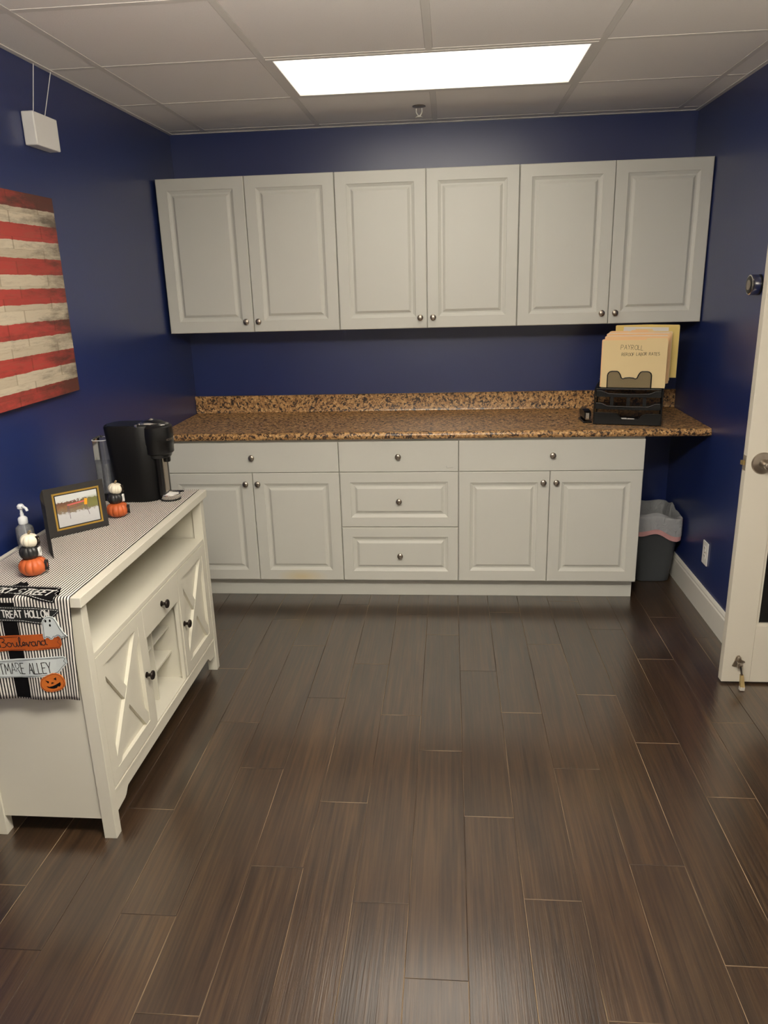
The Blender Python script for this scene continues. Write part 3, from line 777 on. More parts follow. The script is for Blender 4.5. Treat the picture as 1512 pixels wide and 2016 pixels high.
# ================================================================== sideboard
SX0, SX1, SY0, SY1 = .055, .452, -2.490, -1.395
t = thing('sideboard', 'white farmhouse sideboard with crossed doors against the left blue wall', 'sideboard', ((SX0+SX1)/2, (SY0+SY1)/2, 0))
sd = t
MB().box(.040, .466, -2.510, -1.378, .790, .820, .0015).build('top', M['side'], sd)
lw = .040
for x in (SX0, SX1-lw):
    for y in (SY0, SY1-.034):
        MB().box(x, x+lw, y, y+.034, 0, .790, .0012).build('leg', M['side'], sd)
MB().box(SX0+lw, SX1-lw, SY0+.006, SY0+.022, .068, .7895).build('side_panel', M['side'], sd)
MB().box(SX0+lw, SX1-lw, SY1-.022, SY1-.006, .068, .7895).build('side_panel', M['side'], sd)
MB().box(SX0+.010, SX0+.020, SY0+.0345, SY1-.0345, .105, .7895).build('back_panel', M['side'], sd)
MB().box(SX0+.022, SX1-.002, SY0+.0345, SY1-.0345, .604, .620, .001).build('shelf', M['side'], sd)
MB().box(SX0+.022, SX1-.006, SY0+.0345, SY1-.0345, .142, .158).build('bottom_panel', M['side'], sd)
# apron with shaped ends
ya, yb = SY0+.0345, SY1-.0345
def scurve(y0, z0, y1, z1, n=6): return [(y0+(y1-y0)*k/n, z0+(z1-z0)*(.5-.5*math.cos(PI*k/n))) for k in range(n+1)]
ap = [(ya, .141), (ya, .072)] + [(ya+.062, .078)] + scurve(ya+.064, .080, ya+.095, .103) + scurve(yb-.095, .103, yb-.064, .080) + [(yb-.062, .078), (yb, .072), (yb, .141)]
MB().prism(ap, lambda u, v, w: (w, u, v), SX1-.024, SX1-.004).build('apron', M['side'], sd)
MB().box(SX1-.010, SX1-.001, ya+.0005, yb-.0005, .1425, .152).build('moulding', M['side'], sd)
for y in (-2.116, -1.772):
    MB().box(SX0+.022, SX1-.024, y, y+.014, .1585, .6035).build('partition', M['side'], sd)
# crossed doors
def xdoor(y0, y1, z0, z1, ky, kz):
    xf, xb_ = SX1-.001, SX1-.019
    fw = .044; g = .0015
    y0 += g; y1 -= g; z0 += g; z1 -= g
    d = MB()
    oy0, oy1, oz0, oz1 = y0+fw, y1-fw, z0+fw, z1-fw
    d.box(xb_, xf, y0, oy0, z0, z1).box(xb_, xf, oy1, y1, z0, z1).box(xb_, xf, oy0, oy1, z0, oz0).box(xb_, xf, oy0, oy1, oz1, z1)
    o = d.build('door', M['side'], sd)
    MB().box(xb_+.001, xb_+.005, oy0-.002, oy1+.002, oz0-.002, oz1+.002).build('door_panel', M['side'], o)
    W, H = oy1-oy0, oz1-oz0; hw = .019
    for s in (1, -1):
        a, b = ((oy0, oz0), (oy1, oz1)) if s == 1 else ((oy0, oz1), (oy1, oz0))
        dv = Vector((b[0]-a[0], b[1]-a[1])).normalized(); n = Vector((-dv.y, dv.x))*hw; e = dv*.1
        P = [(a[0]-e.x-n.x, a[1]-e.y-n.y), (b[0]+e.x-n.x, b[1]+e.y-n.y), (b[0]+e.x+n.x, b[1]+e.y+n.y), (a[0]-e.x+n.x, a[1]-e.y+n.y)]
        P = clip_poly(P, oy0, oy1, oz0, oz1)
        MB().prism(P, lambda u, v, w: (w, u, v), xb_+.005, xf-.0012-(.0012 if s < 0 else 0)).build('cross_brace', M['side'], o)
    knob_dark(o, (xf, ky, kz)); return o
KD = [(.0105, 0), (.0105, .0025), (.006, .005), (.0055, .013), (.009, .017), (.0155, .019), (.0165, .022), (.0145, .0255), (.008, .028)]
def knob_dark(parent, loc): return MB().lathe(KD, loc, 'x', 18).build('knob', M['bronze'], parent)
xdoor(ya, -2.106, .1585, .6035, -2.134, .371)
xdoor(-1.768, yb, .1585, .6035, -1.748, .379)
dr = MB().box(SX1-.019, SX1-.001, -2.1055, -1.7685, .490, .6020, .001).build('drawer', M['side'], sd)
knob_dark(dr, (SX1-.001, -1.940, .549))
MB().box(SX1-.019, SX1-.004, -2.1055, -2.088, .1585, .4885).build('stile', M['side'], sd)
MB().box(SX1-.019, SX1-.004, -1.786, -1.7685, .1585, .4885).build('stile', M['side'], sd)
MB().box(SX0+.022, .398, -1.942, -1.934, .1585, .4885).build('wine_rack_divider', M['side'], sd)
for z in (.266, .374):
    MB().box(SX0+.022, .396, -2.1015, -1.9425, z, z+.008).build('wine_rack_shelf', M['side'], sd)
    MB().box(SX0+.022, .396, -1.9335, -1.7725, z, z+.008).build('wine_rack_shelf', M['side'], sd)

# ------------------------------------------------------------------ table runner with sewn signs
YE, ZTOP, RC = -2.5135, .8225, .008
QC = PI*RC/4
def cl(x, s, w):
    """runner surface: s < 0 on the table top, s > 0 down the near end; w = height above the cloth"""
    if s <= -QC: return (x, YE+RC+(-s-QC), ZTOP+w)
    if s >= QC: return (x, YE-w - .004*max(0, s-QC)*math.sin(x*46)*3, ZTOP-RC-(s-QC))
    a = (s+QC)/(2*QC)*PI/2; r = RC+w
    return (x, YE+RC-r*math.sin(a), ZTOP-RC+r*math.cos(a))
TOPLEN = 1.128
def clf(x, s, w):
    q = s + TOPLEN
    if q >= QC: return cl(x, s, w)
    yf = YE + TOPLEN
    if q <= -QC: return (x, yf + w, ZTOP-RC+(q+QC))
    a = (QC-q)/(2*QC)*PI/2; r = RC+w
    return (x, yf-RC+r*math.sin(a), ZTOP-RC+r*math.cos(a))
NU, sv = 36, []
sv = [-TOPLEN-.22+.02*k for k in range(11)] + [-TOPLEN-QC*1.2+QC*.4*k for k in range(7)] + [-1.10+.05*k for k in range(22)] + [-QC*1.2+QC*.4*k for k in range(7)] + [.012+.0153*k for k in range(21)]
sv = sorted(set(round(q, 5) for q in sv))
rv, uvs = [], []
for q in sv:
    wd = .370 - (.026*max(0, q)/.318); cx = .2525 - .004*max(0, q)/.318
    for i in range(NU+1):
        u = i/NU; rv.append(clf(cx+(u-.5)*wd, q, 0)); uvs.append((u*.370, q))
rf = [(j*(NU+1)+i, j*(NU+1)+i+1, (j+1)*(NU+1)+i+1, (j+1)*(NU+1)+i) for j in range(len(sv)-1) for i in range(NU)]
rb = MB().add(rv, rf, 0, True)
uvmap = {tuple(v): u for v, u in zip(rv, uvs)}
run = rb.build('table_runner', M['runner'], None, origin=(.2525, -1.95, ZTOP), uvfn=lambda v: uvmap[tuple(v)])
md = run.modifiers.new('thickness', 'SOLIDIFY'); md.thickness = .0014; md.offset = 1
tag(run, 'black and white striped table runner with sewn Halloween street signs on the sideboard', 'table runner')
bz = .0016
# post
po = patch([(.2300, .313), (.2745, .313), (.2745, 0.0), (.2745, -.075), (.2300, -.075), (.2300, 0.0)], cl, bz, bz+.0006, 4).build('signpost', M['feltblack'], run)
patch([(.228, -.072), (.274, -.072), (.272, -.088), (.264, -.094), (.256, -.104), (.247, -.097), (.240, -.105), (.233, -.090)], cl, bz, bz+.0008, 3).build('signpost_tip', M['feltblack'], run)
def sign(name, pts, mat, stitch, dash, inset=.0042, cuts=2, lift=.0010):
    o = patch(pts, cl, bz+.0006, bz+.0006+lift, cuts).build(name, M[mat], run)
    c = Vector((sum(p[0] for p in pts)/len(pts), sum(p[1] for p in pts)/len(pts)))
    n = len(pts); ins = []
    ar = sum(pts[i-1][0]*pts[i][1]-pts[i][0]*pts[i-1][1] for i in range(n))
    for i in range(n):
        a, b, d = Vector(pts[i-1]), Vector(pts[i]), Vector(pts[(i+1) % n])
        e1, e2 = (b-a).normalized(), (d-b).normalized(); s_ = 1 if ar > 0 else -1
        n1, n2 = Vector((-e1.y, e1.x))*s_, Vector((-e2.y, e2.x))*s_
        m_ = (n1+n2); m_ = m_.normalized() if m_.length > .2 else n1
        ins.append(tuple(b+m_*inset))
    pen(MB(), [ins+[ins[0]]], cl, .0010, bz+.0006+lift, bz+.0006+lift+.0004, dash=dash).build('stitching', M[stitch], o)
    return o
def words(o, paths, wd, mat, lift=.0016):
    pen(MB(), paths, cl, wd, bz+lift, bz+lift+.0006).build('lettering', M[mat], o)
fs = lambda P: [(x, ZTOP-RC-(z_-0)+0 + QC) if False else (x, (ZTOP-RC+QC)-z_) for x, z_ in P]
def rs(): return random.Random(3)
# black sign over the table edge
s1 = [(.100, -.074), (.190, -.076), (.280, -.072), (.370, -.066), (.384, -.058), (.380, -.046), (.392, -.036), (.389, -.020), (.401, -.010), (.396, .004), (.391, .013), (.333, .003), (.284, -.010), (.240, -.019), (.170, -.024), (.100, -.028)]
o = sign('sign_patch', s1, 'feltblack', 'threadw', (.005, .003), cuts=4)
words(o, letters('SPOOKY STREET', .138, -.032, .372, -.006, -.034, slant=-.10, jitter=.04, rnd=rs()), .0042, 'threadw')
# charcoal sign
s2 = fs([(.120, .797), (.233, .796), (.329, .795), (.402, .788), (.403, .781), (.384, .764), (.378, .748), (.346, .742), (.292, .749), (.224, .750), (.120, .753)])
o = sign('sign_patch', s2, 'feltgrey', 'threadw', (.004, .003))
words(o, letters('TRICK OR TREAT HOLLOW', .135, fs([(0, .760)])[0][1], .374, fs([(0, .764)])[0][1], -.021, jitter=.08, rnd=rs()), .0030, 'threadw')
# orange sign
s3 = fs([(.115, .700), (.216, .704), (.341, .712), (.376, .709), (.388, .705), (.394, .697), (.386, .688), (.394, .680), (.386, .668), (.333, .663), (.207, .656), (.115, .652)])
o = sign('sign_patch', s3, 'feltorange', 'threadb', None)
def script(x0, z0, x1, z1, h):
    """the word Boulevard as one joined-up pen line"""
    T = [arc(.0, .5, .02, .5, 270, 90, 2), [(.0, 1.0)] + arc(.22, .78, .26, .22, 90, -90, 7) + arc(.24, .26, .3, .27, 90, -110, 8),
         arc(.82, .24, .2, .24, 90, 450, 12), [(1.0, .32), (1.16, .42), (1.22, .10)] + arc(1.36, .14, .14, .15, 200, 350, 6) + [(1.56, .46), (1.56, .10), (1.66, .0)],
         [(1.66, .0), (1.84, .3), (1.98, .82), (1.92, 1.0), (1.82, .86), (1.80, .25), (1.90, .0), (2.06, .12)],
         [(2.06, .12), (2.30, .26)] + arc(2.22, .28, .12, .2, 20, 320, 9) + [(2.46, .2)],
         [(2.46, .44), (2.62, .0), (2.80, .46), (2.90, .40)], arc(3.10, .23, .19, .23, 60, 380, 10) + [(3.29, .44), (3.30, .08), (3.40, .0)],
         [(3.40, .0), (3.52, .42), (3.56, .50), (3.72, .44), (3.70, .1), (3.78, .02)], arc(3.98, .23, .19, .23, 60, 380, 10) + [(4.18, .98), (4.18, .1), (4.30, .0)]]
    d = Vector((x1-x0, z1-z0))/4.3
    n = Vector((-d.y, d.x)).normalized()*h
    return [fs([(x0+d.x*px+n.x*py, z0+d.y*px+n.y*py) for px, py in P]) for P in T]
pen(MB(), script(.212, .668, .352, .679, .029), cl, .0022, bz+.0016, bz+.0022).build('lettering', M['threadk'], o)
# pale sign
s4 = fs([(.112, .622), (.202, .628), (.309, .638), (.392, .643), (.400, .638), (.395, .628), (.401, .622), (.386, .606), (.371, .589), (.350, .581), (.318, .577), (.191, .571), (.112, .569)])
o = sign('sign_patch', s4, 'feltpale', 'threadk', None)
words(o, letters('NIGHTMARE ALLEY', .143, fs([(0, .580)])[0][1], .352, fs([(0, .590)])[0][1], -.034, space=.14), .0018, 'threadk')
# ghost
gh = fs([(.347, .749), (.351, .757), (.357, .763), (.364, .767), (.372, .768), (.380, .766), (.386, .762), (.391, .752), (.396, .739), (.402, .726), (.408, .716), (.416, .708), (.406, .704), (.396, .700), (.391, .706), (.386, .707), (.381, .703), (.376, .703), (.370, .696), (.364, .695), (.360, .700), (.355, .702), (.349, .697), (.345, .698), (.344, .708), (.346, .728)])
o = sign('ghost_patch', gh, 'feltpale', 'greyth' if False else 'threadk', None, inset=.0035, cuts=1, lift=.0022)
for ex_, ez in ((.359, .753), (.372, .754), (.370, .740)):
    patch(fs([(ex_+.0028*math.cos(a*PI/5), ez+.0042*math.sin(a*PI/5)) for a in range(10)]), cl, bz+.0028, bz+.0034).build('eye', M['feltblack'], o)
# jack-o-lantern
pk = fs([(.313, .560), (.316, .569), (.322, .575), (.330, .580), (.339, .584), (.350, .589), (.361, .589), (.369, .586), (.376, .581), (.381, .573), (.384, .564), (.384, .555), (.381, .547), (.375, .540), (.368, .535), (.356, .531), (.342, .529), (.330, .531), (.321, .535), (.315, .542), (.312, .550)])
o = sign('pumpkin_patch', pk, 'feltorange2', 'threadb', None, inset=.003, cuts=1, lift=.0022)
for tri in ([(.329, .567), (.339, .563), (.336, .557)], [(.352, .571), (.360, .576), (.360, .566)], [(.346, .561), (.353, .558), (.344, .555)],
            [(.330, .549), (.337, .546), (.346, .548), (.355, .552), (.364, .557), (.370, .561), (.371, .553), (.367, .546), (.361, .547), (.358, .542), (.349, .540), (.342, .541), (.334, .544)]):
    patch(fs(tri), cl, bz+.0028, bz+.0034).build('face_cut', M['feltblack'], o)
# far-end patch lying on the top
patch([(.24, -1.075), (.31, -1.073), (.37, -1.078), (.385, -1.09), (.38, -1.105), (.33, -1.107), (.24, -1.104)], clf, bz, bz+.001, 2).build('sign_patch', M['feltblack'], run)

# ------------------------------------------------------------------ stacked pumpkin figurines
ZC = ZTOP + .0018
def ribs(n, d): return lambda a: 1 - d*(abs(math.cos(a*n/2))**6)
def pumpkin(parent, name, cx, cy, z0, rx, h, mat, lean, n=11, sy=1.0):
    prof = []
    for k in range(13):
        a = -PI/2 + PI*k/12
        prof.append((max(.06, math.cos(a)**.75 if math.cos(a) > 0 else 0)*rx, z0 + h/2 + h/2*math.sin(a)*(1 if abs(math.sin(a)) < .95 else .96)))
    mb = MB().lathe(prof, (0, 0, 0), 'z', 66, ripple=ribs(n, .085))
    c, s = math.cos(lean), math.sin(lean); zc = z0+h/2
    mb.v = [(cx + x*c + (z-zc)*s, cy + y, zc - x*s + (z-zc)*c) for x, y, z in mb.v]
    return mb.build(name, M[mat], parent)
def figurine(cx, cy, label, k=1.0):
    t = thing('pumpkin_figurine', label, 'figurine', (cx, cy, ZC), group='stacked pumpkin figurines')
    a = pumpkin(t, 'orange_pumpkin', cx, cy, ZC, .0405*k, .056*k, 'orange', .0)
    b = pumpkin(t, 'black_pumpkin', cx-.003, cy, ZC+.049*k, .0300*k, .046*k, 'blackglz', -.05, 10)
    c = pumpkin(t, 'white_pumpkin', cx+.002, cy, ZC+.088*k, .0265*k, .040*k, 'whiteglz', .12, 10)
    MB().tube([(cx+.002, cy, ZC+.124*k), (cx+.004, cy, ZC+.133*k), (cx+.009, cy, ZC+.137*k)], .0035*k, 8).build('stem', M['stem'], c)
    # letters stand proud of the side turned to the room
    ang = math.radians(14); dx, dy = math.cos(ang), math.sin(ang)
    def face(rad, zc, x_c):
        def f(u, v, w):
            r = rad + w - .0012*(u/.01)**2
            return (x_c + dx*r - dy*u, cy + dy*r + dx*u, zc + v)
        return f
    for part, rad, zc, ch, sz, m_, xc in ((a, .0400*k, ZC+.028*k, 'O', .030*k, 'threadk', cx), (b, .0290*k, ZC+.071*k, 'O', .026*k, 'threadw', cx-.003), (c, .0255*k, ZC+.107*k, 'B', .024*k, 'bronze', cx+.002)):
        P = [[((px-.32)*sz, (py-.5)*sz) for px, py in st] for st in GL[ch]]
        pen(MB(), P, face(rad, zc, xc), .0030*k, -.006, .0026).build('letter', M[m_], part)
figurine(.246, -2.347, 'stacked white, black and orange pumpkin figurine in front of the soap bottle')
figurine(.255, -1.768, 'stacked white, black and orange pumpkin figurine beside the coffee machine')

# ------------------------------------------------------------------ soap dispenser
bx, by = .088, -2.105
t = thing('soap_dispenser', 'clear pump soap bottle on the sideboard behind the near pumpkins', 'bottle', (bx, by, ZC))
MB().lathe([(.026, 0), (.028, .004), (.028, .060), (.026, .070), (.014, .080), (.0125, .084)], (bx, by, ZC), seg=24).build('bottle', M['soap'], t)
MB().lathe([(.0142, .082), (.0150, .084), (.0150, .100), (.012, .104), (.0062, .108), (.0058, .118)], (bx, by, ZC), seg=20).build('collar', M['pumpw'], t)
sp_ = MB().lathe([(.0045, .116), (.0045, .130), (.011, .134), (.0115, .142), (.007, .148)], (bx, by, ZC), seg=16)
sp_.tube([(bx, by, ZC+.140), (bx+.012, by-.006, ZC+.141), (bx+.026, by-.013, ZC+.137), (bx+.030, by-.015, ZC+.129)], .0045, 10)
sp_.build('pump_head', M['pumpw'], t)
MB().tube([(bx, by, ZC+.082), (bx+.006, by, ZC+.01)], .002, 6).build('dip_tube', M['pumpw'], t)

# ------------------------------------------------------------------ photo folder standing open
P0, P1, P2 = Vector((.126, -2.026)), Vector((.267, -1.877)), Vector((.236, -2.213))
t = thing('photo_folder', 'black cardboard photo folder with a gold bordered landscape picture, standing on the runner', 'picture frame', (P0.x, P0.y, ZC))
du = (P1-P0); PWd = du.length; du.normalize(); nn = Vector((du.y, -du.x))   # towards the room
PH = .172
def pf(u, v, w):
    p = P0 + du*u + nn*(w - .035*v); return (p.x, p.y, ZC+v)
scal = [(0, .002)]
for k in range(28):
    u0 = PWd*k/28; scal += [(u0+PWd/112, .0005), (u0+PWd/56, .0), (u0+3*PWd/112, .0005), (u0+PWd/28, .0022)]
pan = MB().prism(scal + [(PWd, PH), (0, PH)], pf, -.0010, .0010).build('photo_panel', M['cardblack'], t)
def ring(a0, a1, b0, b1, wd): return [[(a0, b0), (a1, b0), (a1, b1), (a0, b1)], wd]
u0, u1, v0, v1 = .128*PWd, .915*PWd, .125*PH, .880*PH
gd = MB()
for (a0, a1, b0, b1) in ((u0, u1, v0, v0+.006), (u0, u1, v1-.006, v1), (u0, u0+.006, v0+.006, v1-.006), (u1-.006, u1, v0+.006, v1-.006)):
    gd.prism([(a0, b0), (a1, b0), (a1, b1), (a0, b1)], pf, .0010, .0018)
gd.build('gold_border', M['gold'], pan)
i0, i1, j0, j1 = u0+.010, u1-.010, v0+.010, v1-.010
ph = MB().prism([(i0, j0), (i1, j0), (i1, j1), (i0, j1)], pf, .0010, .0013)
uvm = {}
for (a, b) in ((i0, j0), (i1, j0), (i1, j1), (i0, j1)):
    for w_ in (.0010, .0013): uvm[tuple(pf(a, b, w_))] = ((a-i0)/(i1-i0), (b-j0)/(j1-j0))
pho = ph.build('photograph', M['photo'], pan, uvfn=lambda v: uvm[tuple(v)])
fx = lambda a, b: (i0+(i1-i0)*a, j0+(j1-j0)*b)
pen(MB(), [[fx(.27, .66), fx(.70, .70)]], pf, .005, .0013, .0015).build('printed_bench', M['pinkbar'], pho)
pen(MB(), [[fx(.28, .64), fx(.29, .22)], [fx(.26, .64), fx(.25, .40)], [fx(.69, .66), fx(.76, .24)], [fx(.66, .6), fx(.68, .42)], [fx(.30, .55), fx(.62, .60)]], pf, .0016, .0013, .0015).build('printed_legs', M['greyleg'], pho)
pen(MB(), [[fx(.70, .60), fx(.715, .74)]], pf, .010, .0015, .0017).build('printed_tag', M['tagor'], pho)
dv = (P2-P0); CL = dv.length; dv.normalize(); n2 = Vector((dv.y, -dv.x))
def cf(u, v, w):
    p = P0 + dv*u + n2*(w + .010*math.sin(PI*u/CL)) ; p = p - nn*.035*v*(1-u/CL); return (p.x, p.y, ZC+v)
cv = MB()
N_ = 10
vs = [cf(CL*k/N_, q, w_) for k in range(N_+1) for w_ in (-.0008, .0008) for q in (0, PH)]
fs_ = []
for k in range(N_):
    a, b = 4*k, 4*k+4; fs_ += [(a, a+1, b+1, b), (a+2, b+2, b+3, a+3), (a+1, a+3, b+3, b+1), (a, b, b+2, a+2)]
fs_ += [(0, 2, 3, 1), (4*N_, 4*N_+1, 4*N_+3, 4*N_+2)]
cv.add(vs, fs_, 0, True).build('cover_panel', M['cardblack'], t)

# ------------------------------------------------------------------ coffee machine (faces the room, +x)
mx0, my = .185, -1.515
t = thing('coffee_machine', 'black pod coffee machine with chrome lever at the far end of the sideboard', 'coffee machine', (.29, my, ZC))
cm = t
def stadium(x0, x1, hw, n=12):
    pts = []
    for k in range(n+1):
        a = -PI/2 + PI*k/n; pts.append((x1-hw+hw*math.cos(a), my+hw*math.sin(a)))
    for k in range(n+1):
        a = PI/2 + PI*k/n; pts.append((x0+hw*.62+hw*.62*math.cos(a), my+hw*math.sin(a)))
    return pts
def loft(rings):
    mb = MB(); n = len(rings[0][0])
    for pts, z in rings: mb.v += [(x, y, z) for x, y in pts]
    mb.f = [list(range(n))[::-1], [(len(rings)-1)*n+i for i in range(n)]]
    for j in range(len(rings)-1):
        for i in range(n): mb.f.append([j*n+i, j*n+(i+1) % n, (j+1)*n+(i+1) % n, (j+1)*n+i])
    mb.mi = [0]*len(mb.f); mb.sm = [True]*len(mb.f); return mb
Z = ZC
loft([(stadium(.188, .372, .066), Z), (stadium(.186, .374, .068), Z+.006), (stadium(.180, .376, .069), Z+.15), (stadium(.168, .378, .070), Z+.296), (stadium(.171, .375, .067), Z+.302)]).build('body', M['blackmatte'], cm)
MB().prism(stadium(.180, .366, .060), lambda u, v, w: (u, v, w), Z+.3018, Z+.3045).build('top_cover', M['satin'], cm)
hd = MB().lathe([(.053, .184), (.060, .190), (.061, .225), (.0625, .228), (.064, .262), (.062, .292), (.054, .300), (.050, .3005)], (.371, my, Z), seg=40)
hd.build('brew_head', M['black'], cm)
MB().lathe([(.046, .170), (.050, .176), (.052, .186)], (.371, my, Z), seg=32).build('head_skirt', M['satin'], cm)
MB().lathe([(.050, .3004), (.046, .306), (.034, .313), (.018, .317), (.006, .318)], (.362, my, Z), seg=32).build('lid', M['satin'], cm)
lv = MB()
lv.prism(rrect(.318, .332, my-.052, my+.052, .006), lambda u, v, w: (u, v, w), Z+.306, Z+.312)
lv.prism([(.330, my-.052), (.362, my-.050), (.416, my-.020), (.424, my), (.416, my+.020), (.362, my+.050), (.330, my+.052), (.332, my+.040), (.360, my+.039), (.398, my+.014), (.402, my), (.398, my-.014), (.360, my-.039), (.332, my-.040)], lambda u, v, w: (u, v, w - (.012*max(0, u-.37)/.05)), Z+.306, Z+.313)
lv.lathe([(.012, .312), (.013, .318), (.009, .322), (.003, .324)], (.352, my, Z), seg=20)
lv.build('lever', M['chrome'], cm)
MB().box(.312, .322, my-.0665, my-.058, Z+.292, Z+.309, .001).build('hinge_cap', M['chrome'], cm)
# front column and spout strip
MB().box(.368, .392, my-.040, my+.040, Z, Z+.176, .006).build('front_column', M['black'], cm)
MB().box(.390, .3955, my-.026, my+.012, Z+.030, Z+.186, .002).build('spout_strip', M['nickel'], cm)
MB().lathe([(.012, .150), (.014, .156), (.014, .172)], (.402, my, Z), seg=16).build('spout', M['black'], cm)
# maker's name on the head
def hf(u, v, w):
    a = -.62 + u/.0645; return (.371+(.0632+w)*math.cos(a), my+(.0632+w)*math.sin(a), Z+.240+v)
pen(MB(), letters('NESPRESSO', 0, 0, .058, 0, .0075, space=.25), hf, .0011, .0004, .0012).build('lettering', M['nickel'], cm)
# cup stand
tr = MB().lathe([(.036, .004), (.038, .008), (.0395, .022), (.0375, .025), (.035, .0235), (.034, .018)], (.408, my-.022, Z), seg=32).build('drip_tray', M['chrome'], cm)
gr = MB()
for k in range(-4, 5):
    h_ = math.sqrt(max(0, .031**2-(k*.0068)**2)); gr.box(.408-h_, .408+h_, my-.022+k*.0068-.0022, my-.022+k*.0068+.0022, Z+.0185, Z+.0215)
gr.build('grille', M['plate'], tr)
MB().lathe([(.034, .0), (.040, .001), (.040, .005), (.036, .007)], (.408, my-.022, Z), seg=28).build('tray_foot', M['black'], tr)
# water tank behind
def tanko(r0): return rrect(.118, .178, my-.046, my+.040, .018, 6)
tk_ = MB(); n_ = len(tanko(0))
for z in (Z+.031, Z+.245): tk_.v += [(x, y, z) for x, y in tanko(0)]
tk_.f = [list(range(n_))[::-1]]
for i in range(n_): tk_.f.append([i, (i+1) % n_, n_+(i+1) % n_, n_+i])
tk_.mi = [0]*len(tk_.f); tk_.sm = [True]*len(tk_.f)
tank = tk_.build('water_tank', M['clear'], cm)
MB().tube([(x, y, Z+.245) for x, y in tanko(0)], .0016, 6, closed=True).build('tank_rim', M['pumpw'], tank)
MB().prism(rrect(.1212, .1748, my-.0428, my+.0368, .016, 6), lambda u, v, w: (u, v, w), Z+.0345, Z+.150).build('water', M['waterp'], tank)
MB().tube([(.130, my-.042, Z+.246), (.126, my-.030, Z+.250), (.126, my+.024, Z+.250), (.132, my+.036, Z+.246)], .004, 8).build('tank_handle', M['clear'], tank)
MB().prism(rrect(.116, .200, my-.048, my+.042, .018, 6), lambda u, v, w: (u, v, w), Z, Z+.030).build('tank_base', M['black'], cm)

cm.location.x -= .036

# ================================================================== left wall: canvas and hanging box
cy0, cy1, cz0, cz1 = -2.53, -1.470, 1.257, 1.961
cvs = MB().box(XL+.001, XL+.0375, cy0, cy1, cz0, cz1, .002)
cvo = cvs.build('canvas_print', M['canvas'], None, origin=(XL, (cy0+cy1)/2, cz0), uvfn=lambda v: ((v[1]-cy0)/(cy1-cy0), (v[2]-cz0)/(cz1-cz0)))
tag(cvo, 'large canvas print of weathered red and cream striped boards on the left wall', 'picture')
t = thing('wall_speaker', 'small white box hung by two cords high on the left wall', 'speaker', (XL+.001, -1.45, 2.131))
MB().box(XL+.001, .034, -1.535, -1.365, 2.131, 2.241, .004).build('housing', M['plate'], t)
MB().tube([(.003, -1.474, 2.240), (.003, -1.420, HC-.006)], .0016, 6).build('cord', M['plate'], t)
MB().tube([(.003, -1.396, 2.240), (.004, -1.300, HC-.006)], .0016, 6).build('cord', M['plate'], t)

# ================================================================== right wall: outlet and thermostat
t = thing('wall_outlet', 'white electrical outlet plate low on the right wall beside the door', 'outlet', (XR, -.743, .25))
MB().box(XR-.006, XR-.0005, -.779, -.707, .250, .367, .002).build('plate', M['plate'], t)
for z in (.278, .318):
    r_ = MB().prism(rrect(-.757, -.729, z, z+.027, .006, 4), lambda u, v, w: (w, u, v), XR-.0085, XR-.005).build('receptacle', M['plate'], t)
    MB().box(XR-.0090, XR-.0082, -.750, -.748, z+.012, z+.021).box(XR-.0090, XR-.0082, -.738, -.736, z+.012, z+.021).build('slot', M['blackmatte'], r_)
MB().lathe([(.003, 0), (.003, .001)], (XR-.006, -.743, .3105), '-x', 10).build('screw', M['nickel'], t)
TY, TZ = -1.032, 1.580
t = thing('thermostat', 'round brushed metal thermostat on the right wall beside the open door', 'thermostat', (XR, TY, TZ))
MB().lathe([(.041, .0005), (.041, .006), (.038, .008)], (XR, TY, TZ), '-x', 40).build('wall_base', M['black'], t)
MB().lathe([(.0385, .008), (.0400, .010), (.0405, .036), (.0395, .040), (.0370, .0415)], (XR, TY, TZ), '-x', 48).build('dial_ring', M['chrome'], t)
sc_ = MB().lathe([(.0370, .0405), (.0340, .0425), (.0100, .0435)], (XR, TY, TZ), '-x', 40).build('screen', M['satin'], t)
MB().lathe([(.0200, .0428), (.0205, .0440), (.0190, .0445)], (XR, TY, TZ), '-x', 32).build('screen_disc', M['nickel'], t)

# ================================================================== open door at the right
DX0, DX1, DYF, DYB, DZ0, DZ1 = 2.604, 3.515, -1.473, -1.437, .010, 2.040
t = thing('door_1', 'open white wooden door with a dark glass pane at the right edge', 'door', (DX1, (DYF+DYB)/2, 0), kind='structure')
dr1 = t
gx0, gx1, gz0, gz1 = 2.7165, 3.402, .262, 1.925
MB().box(DX0, gx0, DYF, DYB, DZ0, DZ1, .0015).build('stile', M['doorw'], t)
MB().box(gx1, DX1, DYF, DYB, DZ0, DZ1, .0015).build('stile', M['doorw'], t)
MB().box(gx0+.0002, gx1-.0002, DYF, DYB, DZ0, gz0, .0008).build('bottom_rail', M['doorw'], t)
MB().box(gx0+.0002, gx1-.0002, DYF, DYB, gz1, DZ1, .0008).build('top_rail', M['doorw'], t)
bd = MB(); q = .010
for a in ((gx0, gx1, gz0, gz0+q), (gx0, gx1, gz1-q, gz1), (gx0, gx0+q, gz0+q, gz1-q), (gx1-q, gx1, gz0+q, gz1-q)):
    bd.box(a[0]+.0002, a[1]-.0002, DYF+.005, DYB-.005, a[2], a[3])
bd.build('glazing_bead', M['doorw'], t)
MB().box(gx0+.004, gx1-.004, -1.458, -1.452, gz0+.004, gz1-.004).build('glass_pane', M['dglass'], t)
HX, HZ = 2.664, .938
ro = MB().lathe([(.042, 0), (.042, .003), (.039, .007), (.024, .011), (.020, .012)], (HX, DYF, HZ), '-y', 40).build('rosette', M['nickel'], t)
hl = MB().lathe([(.0185, .011), (.0150, .016), (.0130, .034), (.0140, .048), (.0120, .056), (.008, .058)], (HX, DYF, HZ), '-y', 28)
